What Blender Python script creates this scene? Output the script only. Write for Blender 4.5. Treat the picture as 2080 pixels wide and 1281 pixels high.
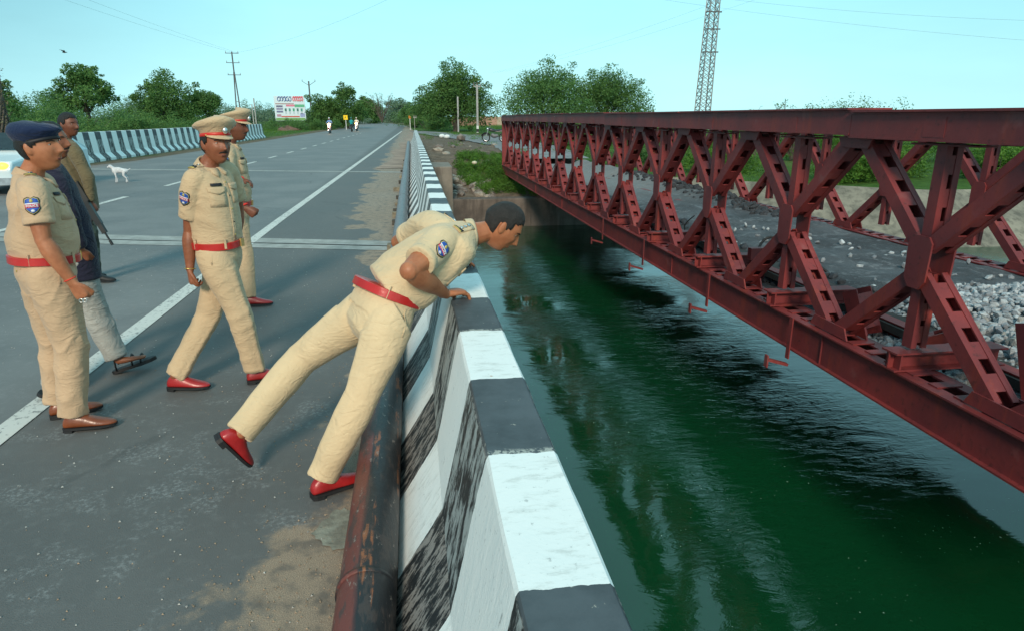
import bpy, bmesh, math, random
import numpy as np
from mathutils import Vector, Matrix
from mathutils.bvhtree import BVHTree

for o in list(bpy.data.objects): bpy.data.objects.remove(o)
random.seed(7); RNG = np.random.RandomState(11)
scene = bpy.context.scene
COL = scene.collection

# ---------------------------------------------------------------- camera
F_, CX, CY, VPX, VPY, EYE = 1330., 1040., 640.5, 835., 238., 1.75
TH = math.atan((CY-VPY)/F_)
YAW = math.atan((CX-VPX)/(F_/math.cos(TH)))
fwd = Vector((math.sin(YAW)*math.cos(TH), math.cos(YAW)*math.cos(TH), -math.sin(TH)))
rgt = Vector((math.cos(YAW), -math.sin(YAW), 0)); upv = rgt.cross(fwd)
cam = bpy.data.objects.new('camera', bpy.data.cameras.new('camera')); COL.objects.link(cam)
cam.matrix_world = Matrix(((rgt.x, upv.x, -fwd.x, 0), (rgt.y, upv.y, -fwd.y, 0), (rgt.z, upv.z, -fwd.z, EYE), (0, 0, 0, 1)))
cam.data.lens = F_/2080*36; cam.data.sensor_width = 36; cam.data.clip_end = 6000; cam.data.clip_start = 0.05
scene.camera = cam
scene.render.resolution_x = 1024; scene.render.resolution_y = 630

# ---------------------------------------------------------------- light
world = bpy.data.worlds.new('World'); scene.world = world; world.use_nodes = True
SUN_EL, SUN_AZ = math.radians(30), math.radians(-166)     # behind the camera, a little to the left
wn = world.node_tree.nodes; wl = world.node_tree.links
for n in list(wn): wn.remove(n)
wo = wn.new('ShaderNodeOutputWorld'); wb = wn.new('ShaderNodeBackground'); wb.inputs['Strength'].default_value = 0.1
sky = wn.new('ShaderNodeTexSky'); sky.sky_type = 'NISHITA'; sky.sun_disc = False
sky.sun_elevation = SUN_EL; sky.sun_rotation = SUN_AZ
tc = wn.new('ShaderNodeTexCoord'); sep = wn.new('ShaderNodeSeparateXYZ'); wl.new(tc.outputs['Generated'], sep.inputs[0])
def wmath(op, a, b=None, clamp=False):
    n = wn.new('ShaderNodeMath'); n.operation = op; n.use_clamp = clamp
    for i, v in enumerate((a, b)):
        if v is None: continue
        if isinstance(v, (int, float)): n.inputs[i].default_value = v
        else: wl.new(v, n.inputs[i])
    return n.outputs[0]
ramp = wn.new('ShaderNodeValToRGB')                       # overcast dome: pale cyan low down, deeper above
cr = ramp.color_ramp; cr.elements[0].position = 0.0; cr.elements[0].color = (.50, .93, .97, 1)
cr.elements[1].position = 1.0; cr.elements[1].color = (.36, .68, .76, 1)
e = cr.elements.new(.16); e.color = (.38, .86, .95, 1)
e = cr.elements.new(.35); e.color = (.34, .74, .84, 1)
wl.new(wmath('MAXIMUM', sep.outputs['Z'], 0.0), ramp.inputs[0])
nz = wn.new('ShaderNodeTexNoise'); nz.inputs['Scale'].default_value = 1.6; nz.inputs['Detail'].default_value = 3
wl.new(tc.outputs['Generated'], nz.inputs['Vector'])
# darker rain cloud towards the left and, less, the right
lft = wmath('MULTIPLY', wmath('SUBTRACT', wmath('MULTIPLY', sep.outputs['X'], -1), .17), 2.2, True)
rt = wmath('MULTIPLY', wmath('SUBTRACT', sep.outputs['X'], .50), 1.4, True)
cl = wmath('ADD', wmath('MULTIPLY', lft, 1.15), rt, True)
cl = wmath('MULTIPLY', cl, wmath('ADD', .35, wmath('MULTIPLY', sep.outputs['Z'], 3.0), True))
cl = wmath('MULTIPLY', cl, wmath('ADD', .55, wmath('MULTIPLY', nz.outputs['Fac'], .8)), True)
mx = wn.new('ShaderNodeMix'); mx.data_type = 'RGBA'; wl.new(cl, mx.inputs['Factor'])
wl.new(ramp.outputs[0], mx.inputs['A']); mx.inputs['B'].default_value = (.13, .33, .42, 1)
sc = wn.new('ShaderNodeVectorMath'); sc.operation = 'SCALE'; sc.inputs['Scale'].default_value = 6.2
wl.new(mx.outputs['Result'], sc.inputs[0])
m2 = wn.new('ShaderNodeMix'); m2.data_type = 'RGBA'; m2.inputs['Factor'].default_value = .05
nz2 = wn.new('ShaderNodeTexNoise'); nz2.inputs['Scale'].default_value = 2.6; nz2.inputs['Detail'].default_value = 5; nz2.inputs['Roughness'].default_value = .55
mpn = wn.new('ShaderNodeMapping'); mpn.inputs['Scale'].default_value = (1, 1, 4.5); wl.new(tc.outputs['Generated'], mpn.inputs[0]); wl.new(mpn.outputs[0], nz2.inputs['Vector'])
wl.new(wmath('ADD', 4.95, wmath('MULTIPLY', nz2.outputs['Fac'], 1.6)), sc.inputs['Scale'])
wl.new(sc.outputs[0], m2.inputs['A']); wl.new(sky.outputs[0], m2.inputs['B'])
wl.new(m2.outputs['Result'], wb.inputs['Color']); wl.new(wb.outputs[0], wo.inputs[0])
sl = bpy.data.lights.new('sun', 'SUN'); sl.energy = 1.5; sl.angle = math.radians(12); sl.color = (1.0, .84, .66)
so = bpy.data.objects.new('sun', sl); COL.objects.link(so)
sdir = Vector((math.sin(SUN_AZ)*math.cos(SUN_EL), math.cos(SUN_AZ)*math.cos(SUN_EL), math.sin(SUN_EL)))
so.rotation_euler = sdir.to_track_quat('Z', 'Y').to_euler(); so.location = sdir*50
scene.view_settings.view_transform = 'Standard'; scene.view_settings.look = 'None'
scene.view_settings.gamma = 1; scene.view_settings.use_curve_mapping = False; scene.view_settings.exposure = 1.02

# ---------------------------------------------------------------- geometry helpers
def ray(px, py): return fwd*F_ + rgt*(px-CX) + upv*(CY-py)
def onY(px, py, Y): r = ray(px, py); return Vector((0, 0, EYE)) + r*(Y/r.y)
def onZ(px, py, z): r = ray(px, py); return Vector((0, 0, EYE)) + r*((z-EYE)/r.z)
def onX(px, py, X): r = ray(px, py); return Vector((0, 0, EYE)) + r*(X/r.x)
V = Vector
def lerp(a, b, t): return a+(b-a)*t

def vnoise(p, seed=0.):
    i = np.floor(p); f = p-i; f = f*f*(3-2*f)
    def h(dx, dy, dz):
        v = np.sin((i[:, 0]+dx)*12.9898+(i[:, 1]+dy)*78.233+(i[:, 2]+dz)*37.719+seed*17.13)*43758.5453
        return v-np.floor(v)
    x, y, z = f[:, 0], f[:, 1], f[:, 2]
    def m(a, b, t): return a+(b-a)*t
    return m(m(m(h(0, 0, 0), h(1, 0, 0), x), m(h(0, 1, 0), h(1, 1, 0), x), y),
             m(m(h(0, 0, 1), h(1, 0, 1), x), m(h(0, 1, 1), h(1, 1, 1), x), y), z)
def fbm(p, o=4, seed=0.):
    s = 0; a = .5; t = 0
    for k in range(o): s = s+a*vnoise(p*2**k, seed+k); t += a; a *= .5
    return s/t

class MB:
    def __init__(s): s.v = []; s.f = []
    def add(s, vs, fs):
        o = len(s.v); s.v += [tuple(v) for v in vs]; s.f += [tuple(i+o for i in f) for f in fs]; return s
    def box(s, a, b):
        (x0, y0, z0), (x1, y1, z1) = a, b
        return s.add([(x0, y0, z0), (x1, y0, z0), (x1, y1, z0), (x0, y1, z0), (x0, y0, z1), (x1, y0, z1), (x1, y1, z1), (x0, y1, z1)],
              [(0, 3, 2, 1), (4, 5, 6, 7), (0, 1, 5, 4), (1, 2, 6, 5), (2, 3, 7, 6), (3, 0, 4, 7)])
    def obox(s, c, ax, ay, az):
        c, ax, ay, az = V(c), V(ax), V(ay), V(az)
        vs = [c+ax*i+ay*j+az*k for k in (-1, 1) for i, j in ((-1, -1), (1, -1), (1, 1), (-1, 1))]
        return s.add(vs, [(0, 3, 2, 1), (4, 5, 6, 7), (0, 1, 5, 4), (1, 2, 6, 5), (2, 3, 7, 6), (3, 0, 4, 7)])
    def bar(s, a, b, w, h, up=(0, 0, 1)):
        a, b = V(a), V(b); d = (b-a); L = d.length; d.normalize(); sd = d.cross(V(up))
        if sd.length < 1e-4: sd = d.cross(V((1, 0, 0)))
        sd.normalize(); u = sd.cross(d)
        return s.obox((a+b)/2, d*L/2, sd*w/2, u*h/2)
    def tube(s, pts, rad, side=None, n=14, sub=3, rnd=True, rnd2=None, close=True, sq=2.0):
        pts = [V(p) for p in pts]; rad = [(r, r) if isinstance(r, (int, float)) else r for r in rad]
        m = len(pts)
        if sub > 1 and m > 2:
            P = []; R = []; T = []
            for i in range(m-1):
                p0, p1, p2, p3 = pts[max(i-1, 0)], pts[i], pts[i+1], pts[min(i+2, m-1)]
                r0, r1, r2, r3 = rad[max(i-1, 0)], rad[i], rad[i+1], rad[min(i+2, m-1)]
                for k in range(sub):
                    t = k/sub; c = lambda a, b, c_, d: .5*((2*b)+(c_-a)*t+(2*a-5*b+4*c_-d)*t*t+(3*b-a-3*c_+d)*t**3)
                    P.append(V([c(p0[j], p1[j], p2[j], p3[j]) for j in range(3)])); R.append(tuple(c(r0[j], r1[j], r2[j], r3[j]) for j in range(2))); T.append(i+t)
            P.append(pts[-1]); R.append(rad[-1]); T.append(m-1)
        else: P, R, T = pts, rad, list(range(m))
        M = len(P); tang = []
        for i in range(M):
            d = P[min(i+1, M-1)]-P[max(i-1, 0)]; tang.append(d.normalized())
        if side is None:
            sd = tang[0].orthogonal(); sides = []
            for i in range(M): sd = (sd-tang[i]*sd.dot(tang[i])).normalized(); sides.append(sd)
        else:
            if isinstance(side, (list, tuple)) and not isinstance(side[0], (int, float)):
                sides = []
                for t in T:
                    i = min(int(t), len(side)-2); q = V(side[i]).lerp(V(side[i+1]), t-i); sides.append(q)
            else: sides = [V(side)]*M
            sides = [(q-tang[i]*q.dot(tang[i])).normalized() for i, q in enumerate(sides)]
        rings = []
        def ring(c, sd, t, a, b):
            o = t.cross(sd); out = []
            for k in range(n):
                an = 2*math.pi*k/n; ca, sa = math.cos(an), math.sin(an)
                if sq != 2.0: ca = math.copysign(abs(ca)**(2/sq), ca); sa = math.copysign(abs(sa)**(2/sq), sa)
                out.append(c+sd*a*ca+o*b*sa)
            return out
        rnd2 = rnd if rnd2 is None else rnd2
        if rnd:
            r = min(R[0]); 
            for q in (80, 55, 28): rings.append(ring(P[0]-tang[0]*r*math.sin(math.radians(q))*float(rnd), sides[0], tang[0], R[0][0]*math.cos(math.radians(q)), R[0][1]*math.cos(math.radians(q))))
        for i in range(M): rings.append(ring(P[i], sides[i], tang[i], *R[i]))
        if rnd2:
            r = min(R[-1])
            for q in (28, 55, 80): rings.append(ring(P[-1]+tang[-1]*r*math.sin(math.radians(q))*float(rnd2), sides[-1], tang[-1], R[-1][0]*math.cos(math.radians(q)), R[-1][1]*math.cos(math.radians(q))))
        vs = [v for r in rings for v in r]; fs = []
        for i in range(len(rings)-1):
            for k in range(n): a = i*n+k; b = i*n+(k+1) % n; fs.append((a, b, b+n, a+n))
        if close: fs.append(tuple(range(n-1, -1, -1))); fs.append(tuple((len(rings)-1)*n+k for k in range(n)))
        return s.add(vs, fs)
    def ball(s, c, r, n=12, m=8, mat=None):
        c = V(c); r = V(r) if not isinstance(r, (int, float)) else V((r, r, r)); vs = []; fs = []
        for j in range(1, m):
            a = math.pi*j/m
            for k in range(n):
                b = 2*math.pi*k/n; p = V((r.x*math.sin(a)*math.cos(b), r.y*math.sin(a)*math.sin(b), r.z*math.cos(a)))
                vs.append(c+(mat @ p if mat else p))
        t = V((0, 0, r.z)); t = mat @ t if mat else t
        vs += [c+t, c-t]
        for j in range(m-2):
            for k in range(n): a = j*n+k; b = j*n+(k+1) % n; fs.append((a, a+n, b+n, b))
        for k in range(n): fs.append((len(vs)-2, k, (k+1) % n)); fs.append((len(vs)-1, (m-2)*n+(k+1) % n, (m-2)*n+k))
        return s.add(vs, fs)
    def sheet(s, poly, z): return s.add([(x, y, z) for x, y in poly], [tuple(range(len(poly)))])
    def mesh(s, name, origin=(0, 0, 0)):
        me = bpy.data.meshes.new(name); o = V(origin)
        me.from_pydata([tuple(V(v)-o) for v in s.v] if o.length else s.v, [], s.f); me.update(); return me
    def build(s, name, mat, parent=None, smooth=False, origin=None):
        if origin is None: origin = parent.location if parent and parent.parent is None else (ORG(parent) if parent else (0, 0, 0))
        return link(name, s.mesh(name, origin), mat, parent, smooth, None if parent else origin)
def ORG(p):
    while p.parent: p = p.parent
    return p.location
def link(name, me, mat, parent=None, smooth=False, loc=None):
    o = bpy.data.objects.new(name, me); COL.objects.link(o)
    if parent: o.parent = parent
    if loc is not None: o.location = loc
    if mat is not None and not me.materials: me.materials.append(mat)
    if smooth: me.shade_smooth()
    return o
def smooth_by(me, ang=40):
    bm = bmesh.new(); bm.from_mesh(me); bmesh.ops.recalc_face_normals(bm, faces=bm.faces)
    for f in bm.faces: f.smooth = True
    for e in bm.edges:
        if len(e.link_faces) == 2 and e.calc_face_angle(0) > math.radians(ang): e.smooth = False
    bm.to_mesh(me); bm.free()
def bevel(o, w=.006, seg=1):
    m = o.modifiers.new('b', 'BEVEL'); m.width = w; m.segments = seg; m.limit_method = 'ANGLE'; m.angle_limit = math.radians(40); return o
def tag(o, label=None, cat=None, group=None, kind=None):
    if label: o['label'] = label
    if cat: o['category'] = cat
    if group: o['group'] = group
    if kind: o['kind'] = kind
    return o
ORD = ['first', 'second', 'third', 'fourth', 'fifth', 'sixth', 'seventh', 'eighth', 'ninth', 'tenth', 'eleventh', 'twelfth', 'thirteenth', 'fourteenth']
def order_x(rows):
    px = sorted(range(len(rows)), key=lambda i: V((rows[i][0], rows[i][1], 0)).dot(rgt)/V((rows[i][0], rows[i][1], 0)).dot(fwd))
    return {i: ORD[k] for k, i in enumerate(px)}
def thing(name, loc, label, cat, group=None):
    o = bpy.data.objects.new(name, None); COL.objects.link(o); o.location = loc; o.empty_display_size = .1
    return tag(o, label, cat, group)
def copy_tree(o, parent=None):
    c = o.copy(); COL.objects.link(c); c.parent = parent
    for ch in o.children: copy_tree(ch, c)
    return c
def fuse(mb, voxel=.006, it=3, fac=.5):
    me = mb.mesh('tmp'); bm = bmesh.new(); bm.from_mesh(me); bmesh.ops.recalc_face_normals(bm, faces=bm.faces); bm.to_mesh(me); bm.free()
    o = bpy.data.objects.new('tmp', me); COL.objects.link(o)
    r = o.modifiers.new('r', 'REMESH'); r.mode = 'VOXEL'; r.voxel_size = voxel; r.use_smooth_shade = True
    if it: s_ = o.modifiers.new('s', 'SMOOTH'); s_.factor = fac; s_.iterations = it
    dg = bpy.context.evaluated_depsgraph_get(); dg.update()
    out = bpy.data.meshes.new_from_object(o.evaluated_get(dg)); bpy.data.objects.remove(o); bpy.data.meshes.remove(me)
    out.shade_smooth(); return out
def getco(me):
    a = np.empty(len(me.vertices)*3); me.vertices.foreach_get('co', a); return a.reshape(-1, 3)
def getno(me):
    a = np.empty(len(me.vertices)*3); me.vertices.foreach_get('normal', a); return a.reshape(-1, 3)
def setco(me, c): me.vertices.foreach_set('co', c.ravel()); me.update()

# ---------------------------------------------------------------- materials
class NT:
    def __init__(s, name):
        s.m = bpy.data.materials.new(name); s.m.use_nodes = True; s.t = s.m.node_tree; s.n = s.t.nodes; s.b = s.n['Principled BSDF']
        s.tc = s.n.new('ShaderNodeTexCoord')
    def L(s, a, b): s.t.links.new(a, b)
    def co(s, kind='Object', scale=None, rot=None):
        if scale is None and rot is None: return s.tc.outputs[kind]
        mp = s.n.new('ShaderNodeMapping'); s.L(s.tc.outputs[kind], mp.inputs[0])
        if scale: mp.inputs['Scale'].default_value = scale
        if rot: mp.inputs['Rotation'].default_value = rot
        return mp.outputs[0]
    def noise(s, scale, detail=4, rough=.55, vec=None, dist=0):
        n = s.n.new('ShaderNodeTexNoise'); n.inputs['Scale'].default_value = scale; n.inputs['Detail'].default_value = detail
        n.inputs['Roughness'].default_value = rough; n.inputs['Distortion'].default_value = dist
        s.L(vec if vec is not None else s.tc.outputs['Object'], n.inputs['Vector']); return n.outputs['Fac']
    def math(s, op, a, b=None, c=None, clamp=False):
        n = s.n.new('ShaderNodeMath'); n.operation = op; n.use_clamp = clamp
        for i, v in enumerate((a, b, c)):
            if v is None: continue
            if isinstance(v, (int, float)): n.inputs[i].default_value = v
            else: s.L(v, n.inputs[i])
        return n.outputs[0]
    def step(s, v, lo, hi):
        n = s.n.new('ShaderNodeMapRange'); n.interpolation_type = 'SMOOTHSTEP'; s.L(v, n.inputs[0])
        n.inputs[1].default_value = lo; n.inputs[2].default_value = hi; return n.outputs[0]
    def mix(s, f, a, b):
        n = s.n.new('ShaderNodeMix'); n.data_type = 'RGBA'
        if isinstance(f, (int, float)): n.inputs['Factor'].default_value = f
        else: s.L(f, n.inputs['Factor'])
        for k, v in (('A', a), ('B', b)):
            if isinstance(v, tuple): n.inputs[k].default_value = (*v[:3], 1)
            else: s.L(v, n.inputs[k])
        return n.outputs['Result']
    def xyz(s, vec=None):
        n = s.n.new('ShaderNodeSeparateXYZ'); s.L(vec if vec is not None else s.tc.outputs['Object'], n.inputs[0]); return n.outputs
    def bump(s, h, strength=.3, dist=.01):
        n = s.n.new('ShaderNodeBump'); n.inputs['Strength'].default_value = strength; n.inputs['Distance'].default_value = dist
        s.L(h, n.inputs['Height']); s.L(n.outputs[0], s.b.inputs['Normal']); return n
    def done(s, col=None, rough=.7, metal=0, spec=None):
        if col is not None:
            if isinstance(col, tuple): s.b.inputs['Base Color'].default_value = (*col[:3], 1)
            else: s.L(col, s.b.inputs['Base Color'])
        if isinstance(rough, (int, float)): s.b.inputs['Roughness'].default_value = rough
        else: s.L(rough, s.b.inputs['Roughness'])
        s.b.inputs['Metallic'].default_value = metal
        if spec is not None: s.b.inputs['Specular IOR Level'].default_value = spec
        return s.m
def basic(name, c, rough=.7, var=.25, scale=8., bump=0., bscale=60., metal=0, spec=None, c2=None):
    t = NT(name); n = t.noise(scale, 5)
    c2 = c2 or tuple(x*(1-var) for x in c); c1 = c if c2 and var == 0 else tuple(min(1, x*(1+var*.4)) for x in c)
    if bump: t.bump(t.noise(bscale, 4), bump, .01)
    return t.done(t.mix(t.step(n, .3, .7), c1, c2), rough, metal, spec)
def emis(name, c, st):
    t = NT(name); t.b.inputs['Emission Color'].default_value = (*c, 1); t.b.inputs['Emission Strength'].default_value = st; return t.done(c, .4)
# ================================================================ SETTING
ZW = -2.4
# ---- asphalt
def road_mat(dark=1.0):
    t = NT('asphalt'); x, y, z = t.xyz()
    fine = t.noise(160, 3, .7); med = t.noise(14, 5, .6); big = t.noise(.55, 4, .6)
    c = t.mix(t.step(big, .35, .68), (.145, .151, .152), (.205, .211, .210))
    c = t.mix(t.math('MULTIPLY', t.step(med, .50, .72), .5), c, (.25, .255, .25))
    sp = t.math('MULTIPLY', t.step(fine, .60, .72), t.step(big, .38, .60))
    c = t.mix(t.math('MULTIPLY', sp, .6), c, (.24, .25, .25))
    c = t.mix(t.math('MULTIPLY', t.step(fine, .36, .28), .8), c, (.03, .033, .036))
    # right-hand strip outside the edge line is darker and browner
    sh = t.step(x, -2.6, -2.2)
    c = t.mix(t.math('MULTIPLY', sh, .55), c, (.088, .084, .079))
    # worn whitish patch near
    wn_ = t.noise(2.1, 5, .7); cl_ = t.noise(42, 4, .75)
    w = t.math('MULTIPLY', t.math('MULTIPLY', t.step(wn_, .50, .60), t.step(cl_, .46, .62)), t.step(y, 5.5, 3.5))
    c = t.mix(t.math('MULTIPLY', w, .55), c, (.30, .31, .31))
    # sand that has gathered beside the pipe
    n1 = t.noise(1.1, 6, .6); lin = t.math('ADD', t.math('MULTIPLY', x, 1.25), t.math('MULTIPLY', n1, 2.2))
    far = t.math('MULTIPLY', t.step(y, 4.5, 16), 1.0)
    sand = t.step(t.math('ADD', t.math('ADD', lin, far), t.math('MULTIPLY', t.step(y, 3.4, 1.7), .42)), .50, .62)
    grain = t.noise(260, 2, .6)
    sc_ = t.mix(t.step(grain, .35, .65), (.46, .34, .24), (.20, .15, .11))
    sc_ = t.mix(t.step(t.noise(9, 4), .45, .7), sc_, (.16, .13, .105))
    c = t.mix(t.math('MULTIPLY', sand, .88), c, sc_)
    # dusty left edge of the carriageway
    le = t.step(t.math('ADD', x, t.math('MULTIPLY', n1, .8)), -10.5, -11.3)
    c = t.mix(t.math('MULTIPLY', le, .8), c, (.20, .17, .15))
    # long cracks
    vo = t.n.new('ShaderNodeTexVoronoi'); vo.feature = 'DISTANCE_TO_EDGE'; vo.inputs['Scale'].default_value = .22
    t.L(t.co(scale=(1, .5, 1)), vo.inputs['Vector'])
    wv = t.math('ADD', vo.outputs['Distance'], t.math('MULTIPLY', t.math('SUBTRACT', t.noise(6, 4), .5), .03))
    ck = t.math('MULTIPLY', t.step(wv, .006, .001), t.step(t.noise(.8, 2), .5, .6))
    c = t.mix(t.math('MULTIPLY', ck, .25), c, (.035, .038, .04))
    t.bump(t.math('ADD', fine, t.math('MULTIPLY', med, .6)), .55, .006)
    return t.done(c, t.math('ADD', .52, t.math('MULTIPLY', big, .3)), 0, .35)
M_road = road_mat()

def conc(name, c1=(.36, .33, .28), c2=(.20, .185, .155), sc=2.5, streak=True):
    t = NT(name); n = t.noise(sc, 6, .65); k = t.noise(1.0, 5, .6, t.co(scale=(3.5, 3.5, .45))); g = t.noise(60, 3)
    c = t.mix(t.step(n, .3, .7), c1, c2)
    if streak: c = t.mix(t.math('MULTIPLY', t.step(k, .45, .65), .55), c, tuple(x*.38 for x in c2))
    c = t.mix(t.math('MULTIPLY', t.step(g, .55, .7), .25), c, tuple(x*1.25 for x in c1))
    t.bump(t.math('ADD', n, t.math('MULTIPLY', g, .25)), .4, .03); return t.done(c, .85)
M_conc = conc('weathered_concrete'); M_wall = conc('old_abutment', (.17, .14, .12), (.085, .07, .06), 1.4)
M_ground = None
def ground_mat():
    t = NT('earth_and_grass'); x, y, z = t.xyz()
    n = t.noise(.35, 6, .62); m = t.noise(3, 5, .6); f = t.noise(30, 3, .7); dry = t.noise(.06, 4, .6)
    green = t.mix(t.step(m, .35, .65), (.075, .15, .028), (.045, .095, .02))
    green = t.mix(t.math('MULTIPLY', t.step(dry, .5, .66), .5), green, (.16, .17, .06))
    dirt = t.mix(t.step(m, .3, .7), (.21, .165, .125), (.115, .09, .07))
    dirt = t.mix(t.math('MULTIPLY', t.step(f, .58, .7), .6), dirt, (.33, .29, .25))
    # bare earth round the old abutment and its approach, grass beyond
    near = t.step(t.math('ADD', y, t.math('MULTIPLY', n, 30)), 95, 84)
    side = t.math('MULTIPLY', t.step(x, -.5, .8), t.step(x, 10.5, 8.8))
    d = t.math('MULTIPLY', near, side)
    d = t.math('MAXIMUM', d, t.math('MULTIPLY', t.step(n, .66, .72), .8))
    lb = t.math('MULTIPLY', t.step(x, -16.5, -15), t.step(t.math('ADD', x, n), -11.5, -12.3))
    d = t.math('MAXIMUM', d, t.math('MULTIPLY', t.step(t.math('ADD', t.math('ABSOLUTE', t.math('ADD', x, 6.6)), t.math('MULTIPLY', n, 3)), 8.4, 7.0), .9))
    t.bump(t.math('ADD', m, f), .8, .05)
    return t.done(t.mix(d, green, dirt), .95, 0, .1)
M_ground = ground_mat()

# terrain heights: far bank of the canal, then level land
def yb(x): return np.interp(x, [-60, 8.3, 12, 16.5, 30, 200], [25.6, 25.8, 21.4, 18.5, 18.2, 18.2])
def terr(x, y):
    d = y-yb(x); P = np.stack([x, y, 0*x], 1)
    n = fbm(P*.7, 4, 3)-.5; n2 = fbm(P*.25, 3, 9)-.5
    left = np.clip((9.5-x)/1.5, 0, 1)                    # old-bridge side: wall, then rough earth slope
    hl = -1.42+np.clip((d-.5)/8.5, 0, 1)**.8*1.37+n*.55*np.clip(d/3, 0, 1)*np.clip((22-d)/8, .12, 1)
    hr = -3.4+np.clip(d/4.1, 0, 1)*2.45+n*.1-np.clip((d-4)/60, 0, 1)*.05
    h = hl*left+hr*(1-left)
    roadside = np.clip((1.0-x)/.8, 0, 1)
    h = np.where(x < 1, hl*(1-roadside)+(-.03)*roadside, h)
    h = np.where((x < .2), -.03+np.where(y > 70, n2*.0, 0), h)
    h = np.where((x < -14), -.05+n2*.5, h)
    farf = np.clip((y-60)/60, 0, 1)
    h = h*(1-farf*.9)
    h = np.where(d < .3, np.where(x < 9.5, -3.4, h), h)
    return h
def grid_mesh(xs, ys, fn):
    X, Y = np.meshgrid(xs, ys); xf, yf = X.ravel(), Y.ravel(); zf = fn(xf, yf)
    nx, ny = len(xs), len(ys); me = bpy.data.meshes.new('g')
    idx = np.arange(nx*ny).reshape(ny, nx)
    f = np.stack([idx[:-1, :-1], idx[:-1, 1:], idx[1:, 1:], idx[1:, :-1]], -1).reshape(-1, 4)
    me.from_pydata(np.stack([xf, yf, zf], 1).tolist(), [], f.tolist()); me.shade_smooth(); return me
xs = np.unique(np.concatenate([[-3000, -1500, -700, -350, -180, -100, -70, -50, -38, -30], np.arange(-26, 0, 1.2), np.arange(.2, 10.5, .25), np.arange(10.8, 30, .6), [33, 38, 45, 55, 70, 90, 120, 180, 300, 600, 1500, 3000]]))
ys = np.unique(np.concatenate([np.arange(17, 24, .5), np.arange(24, 46, .3), np.arange(46, 80, 1.5), [85, 90, 100, 110, 125, 140, 160, 190, 230, 280, 350, 500, 800, 1500, 4000]]))
g = link('ground', grid_mesh(xs, ys, terr), M_ground); tag(g, kind='structure')

# road surface: straight, then bending left beyond the bridge
def rc(y): return .0145*(min(y, 90)-10)*(y > 10)-.00055*max(0, y-90)**2
mb = MB(); yy = [-12]+[k for k in range(0, 90, 10)]+list(range(90, 330, 8)); row = []
for y in yy:
    l = -13.3 if y < 25 else -11.6+rc(y)*.6; r = .40 if y < 25 else min(.05, -.9+rc(y))
    if y > 60: r = -1.0+rc(y)
    if y > 90: l = -11.8+rc(y)
    mb.v += [(l, y, .0), (r, y, .0)]
for i in range(len(yy)-1): mb.f.append((2*i, 2*i+1, 2*i+3, 2*i+2))
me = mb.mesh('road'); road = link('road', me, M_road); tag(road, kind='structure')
M_dust = basic('roadside_dust', (.34, .255, .20), .95, .35, 1.2, .6, 25)
mb = MB(); row = []
for y in range(24, 96, 4): mb.v += [(-1.3+rc(y)+(.25*math.sin(y)), y, .012), (.42+max(0, y-60)*.012, y, .012)]
for i in range(17): mb.f.append((2*i, 2*i+1, 2*i+3, 2*i+2))
tag(mb.build('road_shoulder', M_dust), kind='structure')
# bridge slab under the near road
mb = MB(); mb.box((-13.4, -12, -.55), (.38, 25.58, -.012)); tag(mb.build('road_bridge_slab', M_conc), kind='structure')

# markings
tl = NT('road_paint'); nn = tl.noise(26, 5, .7); n2 = tl.noise(1.5, 3)
pc = tl.mix(tl.step(tl.math('ADD', nn, tl.math('MULTIPLY', n2, .25)), .64, .78), (.62, .62, .58), (.20, .205, .20))
M_line = tl.done(pc, .7)
def lx(y): return -2.415+.0150*max(0, y-10)
mb = MB(); ln = [-3]+list(np.arange(0, 92, 4))
for y in ln: mb.v += [(lx(y)-.075, y, .006), (lx(y)+.075, y, .006)]
for i in range(len(ln)-1): mb.f.append((2*i, 2*i+1, 2*i+3, 2*i+2))
tag(mb.build('edge_line', M_line), kind='structure')
mb = MB(); y = 2.2
while y < 80:
    c = -6.62+.0145*max(0, y-10)
    mb.sheet([(c-.07, y), (c+.07, y), (c+.095, y+1.7), (c-.045, y+1.7)], .006); y += 4.12
tag(mb.build('centre_line', M_line), kind='structure')
# concrete expansion joints across the deck
M_joint = conc('joint_concrete', (.40, .41, .39), (.26, .265, .25), 5, False)
mb = MB()
for (a, b) in ((0, .30), (.34, .72)):
    N = 24; o = len(mb.v)
    for k in range(N+1):
        x = -.34-k*.53; yc = 8.97+(-.34-x)*.27
        mb.v += [(x, yc+a+random.uniform(-.015, .015), .004), (x, yc+b*1.0+random.uniform(-.015, .015), .004)]
    for k in range(N): mb.f.append((o+2*k, o+2*k+2, o+2*k+3, o+2*k+1))
N = 24; o = len(mb.v)
for k in range(N+1):
    x = -.34-k*.53; yc = 22.2+(-.34-x)*.27; mb.v += [(x, yc, .004), (x, yc+.35, .004)]
for k in range(N): mb.f.append((o+2*k, o+2*k+2, o+2*k+3, o+2*k+1))
tag(mb.build('expansion_joint', M_joint), kind='structure')
mb = MB(); mb.add([(-.34, 9.275, .008), (-.34, 9.31, .008), (-13, 12.73, .008), (-13, 12.695, .008)], [(0, 3, 2, 1)])
tag(mb.build('joint_gap', basic('joint_rubber', (.04, .04, .042), .8)), kind='structure')
# pale cement spill by the pipe
mb = MB(); pts = []
for k in range(40):
    a = 2*math.pi*k/40; r = 1+.30*(fbm(np.array([[math.cos(a)*2.5, math.sin(a)*2.5, 3.]]), 4)[0]-.5)*3
    pts.append((-.385+.12*math.cos(a)*r, 2.60+.16*math.sin(a)*r))
mb.sheet(pts, .005); tag(mb.build('cement_spill', conc('spill', (.27, .27, .22), (.16, .15, .12), 14, False)), kind='structure')

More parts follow.
